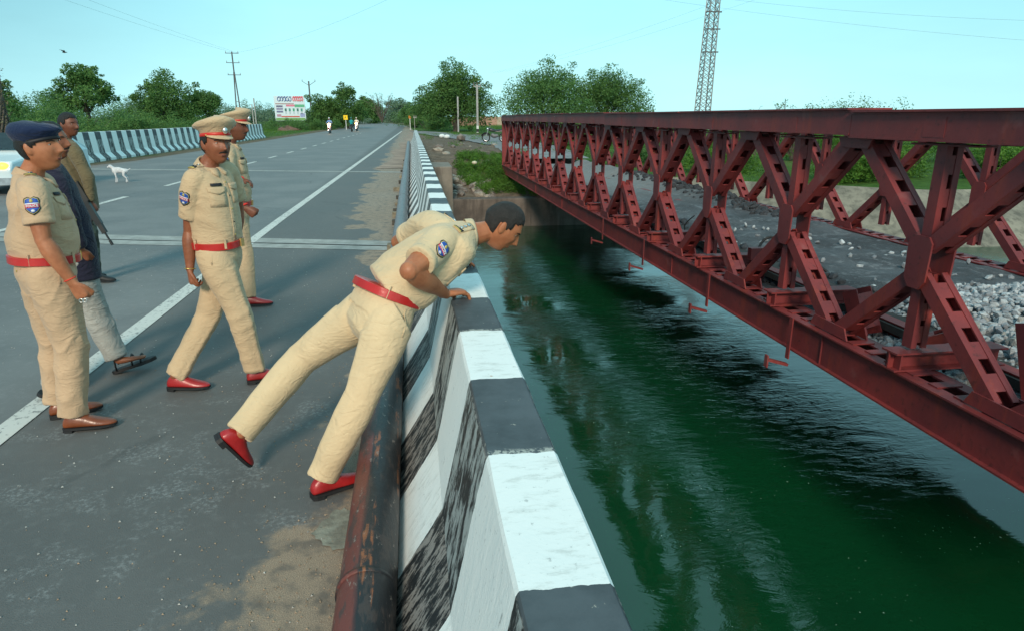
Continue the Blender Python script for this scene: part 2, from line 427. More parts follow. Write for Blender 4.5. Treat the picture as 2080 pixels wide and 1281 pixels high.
# loose grit
def grit(n, fx, size, name, mat):
    mb = MB()
    for k in range(n):
        x, y = fx(); s = size*random.uniform(.4, 1.3); a = random.uniform(0, 6.28)
        c = V((x, y, s*.3)); vs = [c+V((math.cos(a+q)*s*random.uniform(.6, 1), math.sin(a+q)*s*random.uniform(.6, 1), 0)) for q in (0, 2.1, 4.2)]+[c+V((0, 0, s*.8))]
        mb.add(vs, [(0, 1, 3), (1, 2, 3), (2, 0, 3)])
    return tag(mb.build(name, mat), kind='stuff')
def gx1():
    y = 1.6+random.random()**2*7; return -.36-random.expovariate(2.2), y
def gx2(): return random.uniform(-4.5, -.4), 1.6+random.random()**1.5*8
tag(grit(1500, gx1, .006, 'grit', basic('sand_grit', (.32, .24, .17), .9)), 'brown sand grit scattered along the foot of the rusty pipe', 'grit')
tag(grit(900, gx2, .007, 'gravel', basic('pale_grit', (.42, .42, .40), .9)), 'pale grit specks scattered over the dark asphalt', 'gravel')

# ---- water
t = NT('canal_water'); 
co1 = t.co(scale=(.9, 1.7, 1), rot=(0, 0, .35))
w1 = t.noise(1.3, 5, .55, co1, .8); w2 = t.noise(5.5, 4, .6, t.co(scale=(.7, 1.6, 1), rot=(0, 0, -.3)), 1.4); w3 = t.noise(.35, 3, .5, None, .4)
amp = t.step(t.noise(.33, 3, .5), .36, .64)
h = t.math('ADD', t.math('MULTIPLY', t.math('MULTIPLY', w1, 1.1), t.math('ADD', amp, .15)), t.math('MULTIPLY', t.math('MULTIPLY', w2, .55), amp))
h = t.math('ADD', h, t.math('MULTIPLY', w3, 1.3))
t.bump(h, .165, .10)
n = t.noise(.25, 4)
fo = t.math('MULTIPLY', t.step(t.noise(30, 2, .5), .72, .745), t.step(t.noise(.9, 3), .46, .58))
c = t.mix(t.step(n, .3, .7), (.003, .052, .017), (.004, .034, .015)); c = t.mix(fo, c, (.55, .68, .62))
M_water = t.done(c, .04); t.b.inputs['IOR'].default_value = 1.62
mb = MB(); mb.add([(-90, -60, ZW), (160, -60, ZW), (160, 30, ZW), (-90, 30, ZW)], [(0, 1, 2, 3)])
tag(mb.build('water', M_water), kind='structure')

# concrete lining of the far bank (right) and the abutment walls
def strip(name, tops, toes, mat, nu=26, nv=10, amp=.05):
    mb = MB(); 
    def interp(pl, t):
        k = t*(len(pl)-1); i = min(int(k), len(pl)-2); return V(pl[i]).lerp(V(pl[i+1]), k-i)
    for j in range(nv+1):
        for i in range(nu+1):
            p = interp(toes, i/nu).lerp(interp(tops, i/nu), j/nv)
            q = fbm(np.array([[p.x*.8, p.y*.8, p.z*.8]]), 3)[0]-.5; mb.v.append(tuple(p+V((0, -.25, .5))*q*amp*2))
    for j in range(nv):
        for i in range(nu): a = j*(nu+1)+i; mb.f.append((a, a+1, a+nu+2, a+nu+1))
    return tag(mb.build(name, mat, None, True), kind='structure')
M_lin = conc('canal_lining', (.27, .25, .195), (.125, .118, .095), .9)
strip('canal_lining', [(8.8, 28.4, -.65), (13.2, 24.8, -.7), (18.6, 21.7, -.8), (33, 21.4, -.8), (90, 21.4, -.8)], [(8.6, 25.7, -2.8), (12.6, 21.2, -2.8), (17.4, 18.4, -2.8), (31, 18.1, -2.8), (90, 18.1, -2.8)], M_lin)
mb = MB(); mb.box((1.35, 25.6, -3.4), (8.9, 26.2, -1.3)); o = mb.build('abutment', M_wall); tag(o, kind='structure'); bevel(o, .05, 2)
mb = MB(); mb.box((.34, 25.55, -3.4), (1.48, 28.2, -.06)); mb.box((-14, 25.6, -3.4), (.34, 26.1, -.6)); o = mb.build('road_abutment', conc('road_abutment_concrete', (.27, .24, .20), (.17, .15, .125), 1.5)); tag(o, kind='structure'); bevel(o, .04, 2)
# stone pitching on the left of the old abutment: individual stones
M_stone = [basic('pitching_stone', (.36, .32, .27), .95, .35, 3, .6, 20), basic('pitching_stone_dark', (.20, .17, .15), .95, .4, 3, .6, 20)]
def rock_mesh(seed, flat=.7, sub=1):
    bm = bmesh.new(); bmesh.ops.create_icosphere(bm, subdivisions=sub, radius=1)
    rs = np.random.RandomState(seed)
    for v in bm.verts:
        v.co *= .72+.5*rs.rand(); v.co.z *= flat
    for f in bm.faces: f.smooth = False
    me = bpy.data.meshes.new('rock'); bm.to_mesh(me); bm.free(); return me
rocks = [rock_mesh(k) for k in range(8)]
rm = []
for k, r in enumerate(rocks): r.materials.append(M_stone[k % 2]); rm.append(r)
pit = thing('stone_pitching', (2.3, 27, -1.3), 'broken patch of pale pitching stones above the old abutment wall', 'stone pitching')
for k in range(60):
    x = random.uniform(1.5, 3.2); y = random.uniform(26.3, 29.2)
    z = float(terr(np.array([x]), np.array([y]))[0])
    s = random.uniform(.10, .24); o = link('stone', rm[k % 8], None, pit); o.location = V((x, y, z+s*.25))-pit.location; o.scale = (s*1.3, s, s); o.rotation_euler = (0, 0, random.uniform(0, 6))
for k in range(16):
    x = random.uniform(1.0, 7.8); y = random.uniform(31, 47); z = float(terr(np.array([x]), np.array([y]))[0])
    s = random.uniform(.12, .30); o = link('boulder', rm[k % 8], None); o.location = (x, y, z+s*.2); o.scale = (s*1.4, s, s*.8); o.rotation_euler = (0, 0, random.uniform(0, 6))
    tag(o, 'rough grey stone lying on the bare earth beyond the canal bank', 'stone', 'stones strewn on the bare earth')
# approach road of the old bridge, crossing the earth
M_old = basic('old_tarmac', (.22, .225, .23), .9, .3, .8, .4, 20)
mb = MB(); P = [(-.2, 84), (1.5, 70), (4.3, 52), (5.0, 42), (4.5, 30.3)]; Q = [(1.5, 88), (5, 74), (9.4, 56), (9.4, 42), (8.1, 30.3)]
N = 30; h0 = []
def ip(pl, t): k = t*(len(pl)-1); i = min(int(k), len(pl)-2); f = k-i; return pl[i][0]+(pl[i+1][0]-pl[i][0])*f, pl[i][1]+(pl[i+1][1]-pl[i][1])*f
for i in range(N+1):
    a = ip(P, i/N); b = ip(Q, i/N)
    for j in range(9):
        x, y = a[0]+(b[0]-a[0])*j/8, a[1]+(b[1]-a[1])*j/8; mb.v.append((x, y, max(float(terr(np.array([x]), np.array([y]))[0])+.05, -.08+.0*y)))
for i in range(N):
    for j in range(8): a = i*9+j; mb.f.append((a, a+1, a+10, a+9))
tag(mb.build('old_approach_road', M_old, None, True), kind='structure')

# ================================================================ CRASH BARRIERS
PITCH = .553; Y0 = 1.07
PROFILE = [(-.128, -.02), (-.128, .035), (.055, .335), (.165, .838), (.172, .85), (.358, .85), (.368, .838), (.372, -.5)]
def barrier_mat(name, per, y0, white, skew=0.):
    t = NT(name); x, y, z = t.xyz()
    edge = t.math('MULTIPLY', t.math('SUBTRACT', t.noise(22, 3), .5), .022)
    yy = t.math('ADD', t.math('DIVIDE', t.math('ADD', t.math('SUBTRACT', y, y0), edge), per*2), 0)
    fr = t.math('FRACT', yy); blk = t.math('GREATER_THAN', fr, .5)
    top = t.step(z, .836, .846)
    # black paint: solid grey-black on top, streaky and worn down to the lime underneath on the faces
    g = t.n.new('ShaderNodeNewGeometry'); gs = t.n.new('ShaderNodeSeparateXYZ'); t.L(g.outputs['Normal'], gs.inputs[0])
    sl_ = t.step(gs.outputs[2], .3, .45)                # the sloping foot
    st1 = t.noise(1, 6, .72, t.co(scale=(30, 17, 2.2))); st2 = t.noise(1, 6, .75, t.co(scale=(9, 30, 9), rot=(0, 0, .5)))
    worn_up = t.step(st1, .44, .56); worn_sl = t.step(st2, .47, .57)
    worn = t.math('MULTIPLY', t.math('ADD', t.math('MULTIPLY', worn_sl, sl_), t.math('MULTIPLY', worn_up, t.math('SUBTRACT', 1, sl_))), t.math('SUBTRACT', 1, top))
    tn = t.noise(5, 6, .65)
    btop = t.mix(t.step(tn, .3, .7), (.085, .10, .112), (.045, .054, .062))
    chip = t.math('MULTIPLY', t.step(t.noise(34, 5, .7), .66, .69), top)
    btop = t.mix(t.math('MULTIPLY', chip, .8), btop, (.42, .40, .34))
    bcol = t.mix(top, (.014, .016, .018), btop)
    bcol = t.mix(t.math('MULTIPLY', worn, .92), bcol, t.mix(sl_, (.40, .43, .42), (.30, .28, .26)))
    wn_ = t.noise(48, 5, .7); wcol = t.mix(t.step(wn_, .60, .72), white, tuple(q*.62 for q in white))
    drt = t.math('MULTIPLY', t.math('MULTIPLY', t.step(st2, .5, .68), sl_), .35)
    wcol = t.mix(drt, wcol, (.34, .34, .30))
    dk = t.math('MULTIPLY', t.math('MULTIPLY', t.step(st1, .64, .70), t.math('SUBTRACT', 1, top)), t.math('SUBTRACT', .6, sl_))
    wcol = t.mix(t.math('MAXIMUM', dk, 0), wcol, (.08, .085, .09))
    spot = t.math('MULTIPLY', t.step(t.noise(7, 2, .4), .76, .775), .9)
    wcol = t.mix(spot, wcol, (.45, .22, .07))
    # white fringe where the two coats meet
    fe = t.math('ABSOLUTE', t.math('SUBTRACT', fr, .5)); fring = t.math('MULTIPLY', t.step(fe, .030, .012), t.step(t.noise(70, 4, .7), .45, .55))
    bcol = t.mix(t.math('MULTIPLY', fring, t.math('MULTIPLY', top, .8)), bcol, (.5, .5, .45))
    c = t.mix(blk, wcol, bcol)
    t.bump(t.math('ADD', t.math('MULTIPLY', wn_, .5), t.math('MULTIPLY', worn, .5)), .45, .004)
    return t.done(c, .62)
def sweep(profile, ys_, x0=0, mirror=False, wob=.004):
    mb = MB(); n = len(profile)
    for y in ys_:
        for k, (x, z) in enumerate(profile):
            w = (fbm(np.array([[x*9, y*3.1, z*9+k]]), 3)[0]-.5)*wob*2
            mb.v.append((x0+(-x if mirror else x)+w, y, z+w*(z > .1)))
    for i in range(len(ys_)-1):
        for k in range(n-1):
            a = i*n+k; q = (a, a+n, a+n+1, a+1); mb.f.append(q[::-1] if not mirror else q)
    mb.f.append(tuple(range(n))); mb.f.append(tuple(range((len(ys_)-1)*n, len(ys_)*n))[::-1]); return mb
M_bar = barrier_mat('barrier_paint', PITCH, Y0+PITCH*0, (.86, .88, .86))
prof2 = PROFILE[:2]+[(-.066, .135), (-.005, .235)]+PROFILE[2:3]+[(.092, .50), (.128, .67)]+PROFILE[3:5]+[(.22, .852), (.30, .849)]+PROFILE[5:]
ysb = list(np.arange(.2, 9, .04))+list(np.arange(9, 49, .4))
nb = thing('crash_barrier', (0, 0, 0), 'black and white striped concrete parapet beside the canal, with the officer leaning on it', 'crash barrier', 'black and white concrete barriers')
me = sweep(prof2, ysb).mesh('barrier_body'); o = link('barrier_body', me, M_bar, nb); smooth_by(me, 11)
# exposed aggregate / spalled corners as real chips
M_far = barrier_mat('barrier_paint_far', .535, .1, (.88, .90, .88))
PR2 = [(-.21, -.05), (-.21, .07), (-.02, .29), (.06, 1.13), (.075, 1.15), (.32, 1.15), (.34, 1.13), (.38, -.6)]
lb = thing('crash_barrier', (-13.05, 0, 0), 'black and white striped concrete barrier along the far left side of the road', 'crash barrier', 'black and white concrete barriers')
mb = sweep(PR2, list(np.arange(8, 63.5, 1.0)), 0, True, .003); me = mb.mesh('barrier_body'); o = link('barrier_body', me, M_far, lb); smooth_by(me, 11)

# ================================================================ PIPE
t = NT('rusty_pipe'); x, y, z = t.xyz()
st = t.noise(1, 6, .65, t.co(scale=(16, 1.1, 16))); gl = t.noise(1, 5, .7, t.co(scale=(30, 14, 30), rot=(0, 0, .5))); sp = t.noise(1, 5, .7, t.co(scale=(22, 7, 22)))
xm = t.math('ADD', x, t.math('MULTIPLY', t.math('SUBTRACT', st, .5), .10))
band = t.math('MULTIPLY', t.step(xm, -.112, -.085), t.step(xm, -.005, -.03))
c = t.mix(band, (.014, .015, .018), (.15, .040, .030))
c = t.mix(t.math('MULTIPLY', t.step(sp, .52, .60), .8), c, (.055, .040, .036))
c = t.mix(t.math('MULTIPLY', t.math('MULTIPLY', t.step(st, .58, .63), t.step(gl, .42, .55)), .9), c, (.30, .10, .035))
c = t.mix(t.math('MULTIPLY', t.step(gl, .61, .66), .75), c, (.27, .22, .19))
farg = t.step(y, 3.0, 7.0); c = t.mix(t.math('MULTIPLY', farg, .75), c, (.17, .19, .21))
t.bump(t.math('ADD', gl, sp), .5, .006); M_pipe = t.done(c, t.math('ADD', .30, t.math('MULTIPLY', sp, .35)), 0, .6)
pp = thing('steel_pipe', (-.232, 0, .112), 'long rusty dark steel pipe lying along the foot of the striped parapet', 'pipe')
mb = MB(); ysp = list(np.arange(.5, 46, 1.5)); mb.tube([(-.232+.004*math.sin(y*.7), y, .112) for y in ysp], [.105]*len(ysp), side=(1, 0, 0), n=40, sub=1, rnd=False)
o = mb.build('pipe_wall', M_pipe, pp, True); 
for y in (2.02, 8.0, 14.0, 20.0, 26.0, 32.0):
    mb = MB(); mb.tube([(-.232, y-.012, .112), (-.232, y+.012, .112)], [.1085, .1085], side=(1, 0, 0), n=40, sub=1, rnd=False); mb.build('weld_seam', M_pipe, pp, True)
M_chock = [basic('chock_stone', (.24, .21, .15), .9, .4, 9, .5), basic('chock_dark', (.07, .065, .055), .9, .4, 9, .5)]
for k, y in enumerate([8.9, 11.2, 12.1, 12.9, 13.8, 14.9, 16.6, 18.4, 20.2, 22.4, 25.0, 28.0]):
    mb = MB(); w = random.uniform(.05, .09); hh = random.uniform(.05, .10); l_ = random.uniform(.10, .2) if k != 6 else .06
    x1 = -.335; x0 = x1-w-(.12 if k == 6 else 0)
    mb.box((x0, y, -.005), (x1+.03, y+l_, hh)); me = mb.mesh('c'); c_ = getco(me); 
    o = link('chock', me, M_chock[k % 2]); bevel(o, .012, 2)
    ww = ['grey-brown stone', 'dark stone'][k % 2]
    tag(o, ww+' chock wedged against the road side of the pipe', 'chock', ['pale stone chocks along the pipe', 'dark stone chocks along the pipe'][k % 2])
# ================================================================ STEEL BRIDGE
t = NT('red_oxide_steel'); n = t.noise(1.3, 5, .6); f = t.noise(18, 5, .7); k = t.noise(1, 5, .65, t.co(scale=(5, 5, .7)))
c = t.mix(t.step(n, .32, .68), (.235, .034, .033), (.145, .026, .029))
c = t.mix(t.math('MULTIPLY', t.step(k, .52, .68), .55), c, (.28, .042, .024))
c = t.mix(t.math('MULTIPLY', t.step(f, .56, .70), .65), c, (.050, .018, .017))
c = t.mix(t.math('MULTIPLY', t.step(t.noise(3.2, 4), .62, .72), .4), c, (.27, .095, .09))
t.bump(t.math('ADD', f, t.math('MULTIPLY', n, 2)), .35, .006); M_red = t.done(c, .55, 0, .4)
br = thing('truss_bridge', (4, 16, -.6), 'old red oxide painted steel truss bridge standing over the canal beside the road', 'bridge')
XN, XF, PT, YG0, PW = 4.0, 8.2, 1.99, 4.67, .195
ZT, ZC, ZB, ZBT, ZG = 1.79, 1.57, -.65, -.30, .63
def member(x0, a, b, d, name, n_bat, batt_sub, tp=.014, lip=.038, bl=.145, faces=(1, -1), w=PW):
    """two channels joined by batten plates; a, b = (y, z) ends"""
    a2, b2 = V((0, a[0], a[1])), V((0, b[0], b[1])); dv = (b2-a2); L = dv.length; dv.normalize(); nv = V((1, 0, 0)).cross(dv)
    mb = MB(); c = (a2+b2)/2
    for x, sx in ((x0+tp/2, 1), (x0+w-tp/2, -1)):
        mb.obox(V((x, c.y, c.z)), dv*L/2, nv*d/2, V((tp/2, 0, 0)))
        for s in (1, -1): mb.obox(V((x+sx*(lip/2+tp/2), c.y, c.z))+nv*s*(d/2-tp/2-.001), dv*(L/2-.002), nv*tp/2, V((lip/2, 0, 0)))
    o = mb.build(name, M_red, br)
    bt = MB() if not batt_sub else None
    for s in faces:
        for i in range(n_bat):
            p = a2+dv*(L*(i+.62)/(n_bat+.24)); q = V((x0+w/2, p.y, p.z))+nv*s*(d/2-.0105)
            if batt_sub:
                mb2 = MB(); mb2.obox(q, dv*bl/2, nv*.005, V((w/2-tp-lip-.0015, 0, 0))); mb2.build('batten', M_red, o)
            else: bt.obox(q, dv*bl/2, nv*.005, V((w/2-tp-lip-.0015, 0, 0)))
    if bt: bt.build('batten', M_red, o)['kind'] = 'stuff'
    return o
def plate(x0, poly, th, name='gusset_plate'):
    mb = MB(); n = len(poly); mb.add([(x0, y, z) for y, z in poly]+[(x0+th, y, z) for y, z in poly], [tuple(range(n))[::-1], tuple(n+i for i in range(n))]+[(i, (i+1) % n, (i+1) % n+n, i+n) for i in range(n)])
    return mb.build(name, M_red, br)
def truss(X0, near):
    ks = range(-1, 13) if near else range(0, 13)
    y0, y1 = 1.7, 30.0
    s = 1 if near else -1
    xo = X0 if near else X0
    # chords
    for nm, za, zb in (('top_chord', ZC, ZT), ('bottom_chord', ZB, ZBT)):
        seg = [y0]; 
        while seg[-1] < y1-.1: seg.append(min(y1, seg[-1]+3.98))
        for i in range(len(seg)-1):
            a, b = seg[i], seg[i+1]-.006; mb = MB(); dz = random.uniform(-.008, .008) if nm == 'top_chord' else 0
            dz += .035*math.sin((a-2)/28*math.pi) if nm == 'top_chord' else 0
            for xx, sx in ((X0, -1), (X0+PW+.06, 1)):
                wb_ = .046 if nm == 'top_chord' else .008; mb.box((xx+sx*(wb_-.0)-.008, a, za+.016+dz), (xx+sx*wb_+.008, b, zb-.016+dz))
                mb.box((xx-.06, a, zb-.016+dz), (xx+.06, b, zb+dz)); mb.box((xx-.06, a, za+dz), (xx+.06, b, za+.016+dz))
            mb.build(nm, M_red, br)
            if nm == 'top_chord':
                q = MB(); q.box((X0-.09, a+.02, zb+dz+.001), (X0+PW+.16, b-.02, zb+dz+.012+random.uniform(0, .008))); q.build('cover_plate', M_red, br)
    for y in np.arange(y0+3.975, y1, 3.98):             # web stiffeners on the chords
        mb = MB(); mb.box((X0-.030, y, ZB+.018), (X0-.010, y+.012, ZBT-.018)); mb.build('stiffener', M_red, br)
    cnt = 0; y = y0+.2; far_b = MB()
    while y < y1:
        lim = 13 if near else 0
        for q in ([far_b] if y > lim else [MB()]):
            q.box((X0+.02, y, ZBT+.001), (X0+PW+.05, y+.10, ZBT+.012))
            if q is not far_b: q.build('chord_batten', M_red, br)
        y += .26
    o = far_b.build('chord_batten', M_red, br); o['kind'] = 'stuff'
    far_b = MB(); y = y0+.3
    while y < y1: far_b.box((X0+.02, y, ZC-.012), (X0+PW+.05, y+.12, ZC-.001)); y += .5
    o = far_b.build('chord_batten', M_red, br); o['kind'] = 'stuff'
    for k in ks:
        yg = YG0+PT*k; sub = near and k <= 4
        for sg in (-1, 1):
            if yg+sg*.5 > y1 or yg+sg*PT/2 < y0: continue
            ye = yg+sg*(PT/2-.085)
            dz = .035*math.sin((ye-3.7)/28*math.pi)
            member(xo+.022, (ye, ZC-.03+dz), (yg+sg*.055, ZG+.12), .118, 'diagonal', 4, sub)
            member(xo+.022, (yg+sg*.055, ZG-.12), (ye, ZBT+.06), .118, 'diagonal', 4, sub)
        member(xo+.047, (yg, ZG+.1), (yg, ZC-.02), .105, 'vertical', 3, sub, w=PW-.05)
        member(xo+.047, (yg, ZBT+.2), (yg, ZG-.1), .105, 'vertical', 3, sub, w=PW-.05)
        hx = [(yg-.125, ZG+.16), (yg-.085, ZG+.21), (yg+.085, ZG+.21), (yg+.125, ZG+.16), (yg+.115, ZG-.15), (yg+.06, ZG-.22), (yg-.06, ZG-.22), (yg-.115, ZG-.15)]
        plate(xo+.004, hx, .016); plate(xo+PW+.024, hx, .016)
        yn = yg+PT/2
        if yn < y1:
            for xx in (xo+.004, xo+PW+.024):
                plate(xx, [(yn-.30, ZBT+.012), (yn-.24, ZBT+.12), (yn+.24, ZBT+.12), (yn+.30, ZBT+.012)], .016)
                dz = .035*math.sin((yn-3.7)/28*math.pi)
                plate(xx, [(yn-.24, ZC+dz-.002), (yn-.19, ZC-.10+dz), (yn+.19, ZC-.10+dz), (yn+.24, ZC+dz-.002)], .016)
        mb = MB(); mb.box((xo+.03, yg-.32, ZC-.034), (xo+PW+.02, yg+.32, ZC-.020)); mb.build('tie_plate', M_red, br)
        for xx in (xo-.012,):
            plate(xx-.045, [(yg-.11, ZC+.03), (yg-.11, ZT-.04), (yg+.11, ZT-.04), (yg+.11, ZC+.03)], .012, 'splice_plate')
    mb = MB(); mb.box((X0-.02, y1, ZB), (X0+PW+.08, y1+.10, ZT)); mb.build('end_post', M_red, br)
truss(XN, True); truss(XF, False)
# cross girders and broken floor members
for k in range(-1, 13):
    yg = YG0+PT*k; mb = MB()
    mb.box((XN-.10, yg-.006, ZBT+.026), (4.95, yg+.006, -.142)); mb.box((XN-.10, yg-.09, -.142), (4.95, yg+.09, -.126)); mb.box((XN-.10, yg-.09, ZBT+.012), (4.95, yg+.09, ZBT+.026)); mb.box((4.95, yg-.08, -.62), (XF+.3, yg+.08, -.40))
    mb.box((XN-.05, yg-.085, ZBT+.026), (XN-.035, yg+.085, -.142))
    mb.build('cross_girder', M_red, br)
for x in (5.0, 5.9, 6.8, 7.6):
    mb = MB(); mb.box((x-.006, 1.7, -.60), (x+.006, 30, -.33)); mb.box((x-.07, 1.7, -.33), (x+.07, 30, -.318)); mb.build('stringer', M_red, br)
def stub(a, b, w=.26, d=.16):
    a, b = V(a), V(b); dv = (b-a).normalized(); sd = dv.cross(V((0, 0, 1))).normalized(); nv = sd.cross(dv); L = (b-a).length; mb = MB(); c = (a+b)/2
    for s in (-1, 1): mb.obox(c+sd*s*w/2, dv*L/2, nv*d/2, sd*.009)
    mb.obox(c+dv*L*.25+nv*d*.45, dv*L*.14, nv*.007, sd*(w/2-.01)); mb.obox(c-dv*L*.2+nv*d*.45, dv*L*.14, nv*.007, sd*(w/2-.01))
    mb.build('bent_brace', M_red, br)
for (px, py, Yd, ln_) in ((1745, 655, 6.0, .34), (2060, 790, 3.95, .62)):
    p = V((4.72, Yd, -.35)); stub(p+V((0, 0, -.12)), p+V((-.08, .18, ln_)))
stub((4.6, 5.3, -.34), (5.0, 5.0, -.08), .14, .10)
# steel straps hanging below the bottom chord
for (px, py, k) in ((1607, 660, 1), (1439, 575, 1), (1307, 505, .8), (1224, 472, .6)):
    p = onX(px, py, XN-.09); y = p.y; mb = MB()
    mb.box((XN-.098, y-.03, -.74*1), (XN-.084, y+.03, ZBT+.02)); mb.obox((XN-.20, y, -.775), (.115, 0, -.035), (0, .03, 0), (.004, 0, .014)); mb.box((XN-.335, y-.03, -.825), (XN-.318, y+.03, -.69))
    mb.build('hanger_strap', M_red, br)
for y in (5.1, 9.1, 13, 17):                           # slotted doubler under the outer web
    mb = MB(); mb.box((XN-.012, y-.35, ZB+.02), (XN-.009, y+.35, ZB+.10)); mb.build('doubler_plate', M_red, br)
# lamps left lying: small red glow seen through the truss
# deck
def deckz(x, y):
    P = np.stack([x, y, 0*x], 1); n = fbm(P*1.1, 4, 5)-.5; n2 = fbm(P*4.5, 3, 8)-.5
    e = np.clip((x-4.75)/.75, 0, 1); heap = np.exp(-((y-3.7)/2.3)**2)*np.clip((x-4.9)/1.5, 0, 1)*.30
    side = np.exp(-((x-7.7)/.35)**2)*.16*(np.clip((y-13)/3, 0, 1))
    r = -.62+e*.33+n*.17+n2*.05+heap+side
    return np.minimum(r, np.where(x > 8.05, -.33, 9)) 
t = NT('tarry_deck'); n = t.noise(1.1, 6, .65, t.co(scale=(1.2, .8, 1))); f = t.noise(26, 5, .75); b_ = t.noise(5, 5, .7)
x, y, z = t.xyz()
c = t.mix(t.step(n, .35, .65), (.095, .108, .122), (.048, .054, .062)); c = t.mix(t.math('MULTIPLY', t.step(b_, .52, .68), .7), c, (.22, .245, .265))
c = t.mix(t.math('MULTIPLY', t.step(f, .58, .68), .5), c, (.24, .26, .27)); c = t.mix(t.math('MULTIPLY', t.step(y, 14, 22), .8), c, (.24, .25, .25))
t.bump(t.math('ADD', f, t.math('MULTIPLY', b_, 2)), .8, .03); M_deck = t.done(c, .9)
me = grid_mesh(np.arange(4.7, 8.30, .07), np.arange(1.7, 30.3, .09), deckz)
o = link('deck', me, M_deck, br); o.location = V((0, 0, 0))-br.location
mb = MB(); mb.box((4.9, 1.7, -.42), (8.25, 30, -.34)); mb.build('deck_underside', basic('deck_underside', (.05, .045, .042), .9), br)
# heap of pale broken stone on the deck
M_ws = [basic('pale_stone', (.42, .47, .50), .85, .45, 9, .6, 30), basic('grey_stone', (.24, .27, .30), .9, .45, 9, .6, 30), basic('warm_stone', (.38, .38, .36), .9, .4, 9, .6, 30)]
wr_ = []
for k in range(15): r = rock_mesh(40+k, .62); r.materials.append(M_ws[0 if k % 3 else (1 if k % 2 else 2)]); wr_.append(r)
heap = thing('stone_heap', (6, 4, 0), 'heap of pale broken stone lying on the near end of the old bridge deck', 'stone heap')
cand = []
for k in range(9000):
    x = random.uniform(4.6, 8.0); y = random.uniform(1.8, 7.0+.25*math.sin(x*3.2)-.15*(x-4.7))
    if y > 6.2 and random.random() < (y-6.2)*.7: continue
    cand.append((x, y, random.uniform(.026, .066)*(1.15 if y < 5 else .85)))
for k in range(60): cand.append((random.uniform(5.2, 7.8), random.uniform(6.5, 12), random.uniform(.03, .055)))
zz = deckz(np.array([c[0] for c in cand]), np.array([c[1] for c in cand]))
cand = [(x, y, float(z)+random.uniform(-.01, .05), s) for (x, y, s), z in zip(cand, zz)]
def depth(c): return c[3]/(V((c[0], c[1], c[2]-EYE))).dot(fwd)
def vis(c):
    r = V((c[0], c[1], c[2]-EYE)); d = r.dot(fwd); u = F_*r.dot(rgt)/d; v = F_*r.dot(upv)/d; return abs(u) < 1060 and abs(v) < 660
cand.sort(key=lambda c: (-vis(c), -(depth(c)+max(0, c[2]+.1)*.02)))
big = cand[:300]
for i, (x, y, z, s) in enumerate(big):
    o = link('stone', wr_[i % 15], None, heap); o.location = V((x, y, z+.01))-heap.location; o.scale = (s*random.uniform(.8, 1.3), s*random.uniform(.8, 1.2), s*random.uniform(.8, 1.2)); o.rotation_euler = [random.uniform(0, 6) for _ in range(3)]
mb = MB()
vs_ = [[V(v.co) for v in r.vertices] for r in wr_]; fs_ = [[tuple(p.vertices) for p in r.polygons] for r in wr_]
rest = [MB(), MB()]
for i, (x, y, z, s) in enumerate(cand[300:]):
    if not vis((x, y, z, s)) and random.random() < .6: continue
    k = i % 15; M = Matrix.Rotation(random.uniform(0, 6), 3, 'Z') @ Matrix.Rotation(random.uniform(0, 6), 3, 'X')
    rest[k % 2].add([M @ v*s+V((x, y, z)) for v in vs_[k]], fs_[k])
for i in range(2): rest[i].build('stone', M_ws[i], heap)['kind'] = 'stuff'
# dark broken tar lumps by the trusses
M_tar = basic('tar_lump', (.045, .052, .062), .85, .5, 6, .7, 30)
tl_ = thing('tar_rubble', (7.6, 12, 0), 'ridge of dark broken tar lumps along the far edge of the old bridge deck', 'rubble')
mb = MB()
for k in range(900):
    y = random.uniform(6.5, 24); x = 7.75+random.gauss(0, .22) if (random.random() < .75 and y > 13) else 4.95+abs(random.gauss(0, .22)); i = random.randrange(15)
    z = float(deckz(np.array([x]), np.array([y]))[0]); s = random.uniform(.03, .10)
    M = Matrix.Rotation(random.uniform(0, 6), 3, 'Z') @ Matrix.Rotation(random.uniform(0, 6), 3, 'X'); mb.add([M @ v*s+V((x, y, z+.01)) for v in vs_[i]], fs_[i])
mb.build('tar_lump', M_tar, tl_)['kind'] = 'stuff'
for k in range(26):
    y = random.uniform(13.5, 20); x = 7.7+random.gauss(0, .2); z = float(deckz(np.array([x]), np.array([y]))[0]); s = random.uniform(.08, .14)
    me = rocks[k % 8]; o = bpy.data.objects.new('tar_lump', me.copy()); COL.objects.link(o); o.data.materials.clear(); o.data.materials.append(M_tar); o.parent = tl_; o.location = V((x, y, z+.04))-tl_.location; o.scale = (s, s, s*.7); o.rotation_euler = [random.uniform(0, 6) for _ in range(3)]
# bent reinforcing bars and cables sticking up from the deck
M_rod = basic('rebar', (.05, .04, .035), .7)
for i, (x, y, h) in enumerate(((4.9, 13.2, .45), (4.9, 15.6, .5), (4.95, 18.1, .5), (5.0, 21, .55), (4.9, 11.3, .4), (4.95, 23.5, .5))):
    mb = MB(); mb.tube([(x, y, -.35), (x-.02, y+.08, -.35+h*.5), (x+.06, y-.12, -.35+h)], [.011]*3, n=6); mb.build('reinforcing_bar', M_rod, br)
cb = MB(); cb.tube([(4.75, 8.6, -.25), (4.95, 8.7, .06), (5.15, 8.6, .08), (5.4, 8.4, -.1), (5.6, 8.1, -.30)], [.02]*5, n=8, sub=5); o = cb.build('cable', basic('black_cable', (.015, .015, .016), .5))
tag(o, 'black cable looping over the edge of the old bridge deck beside a truss leg', 'cable')
lb_ = thing('marker_lamp', (4.66, 8.25, -.05), 'small red lit lamp on a box among the steel at the bridge edge', 'lamp')
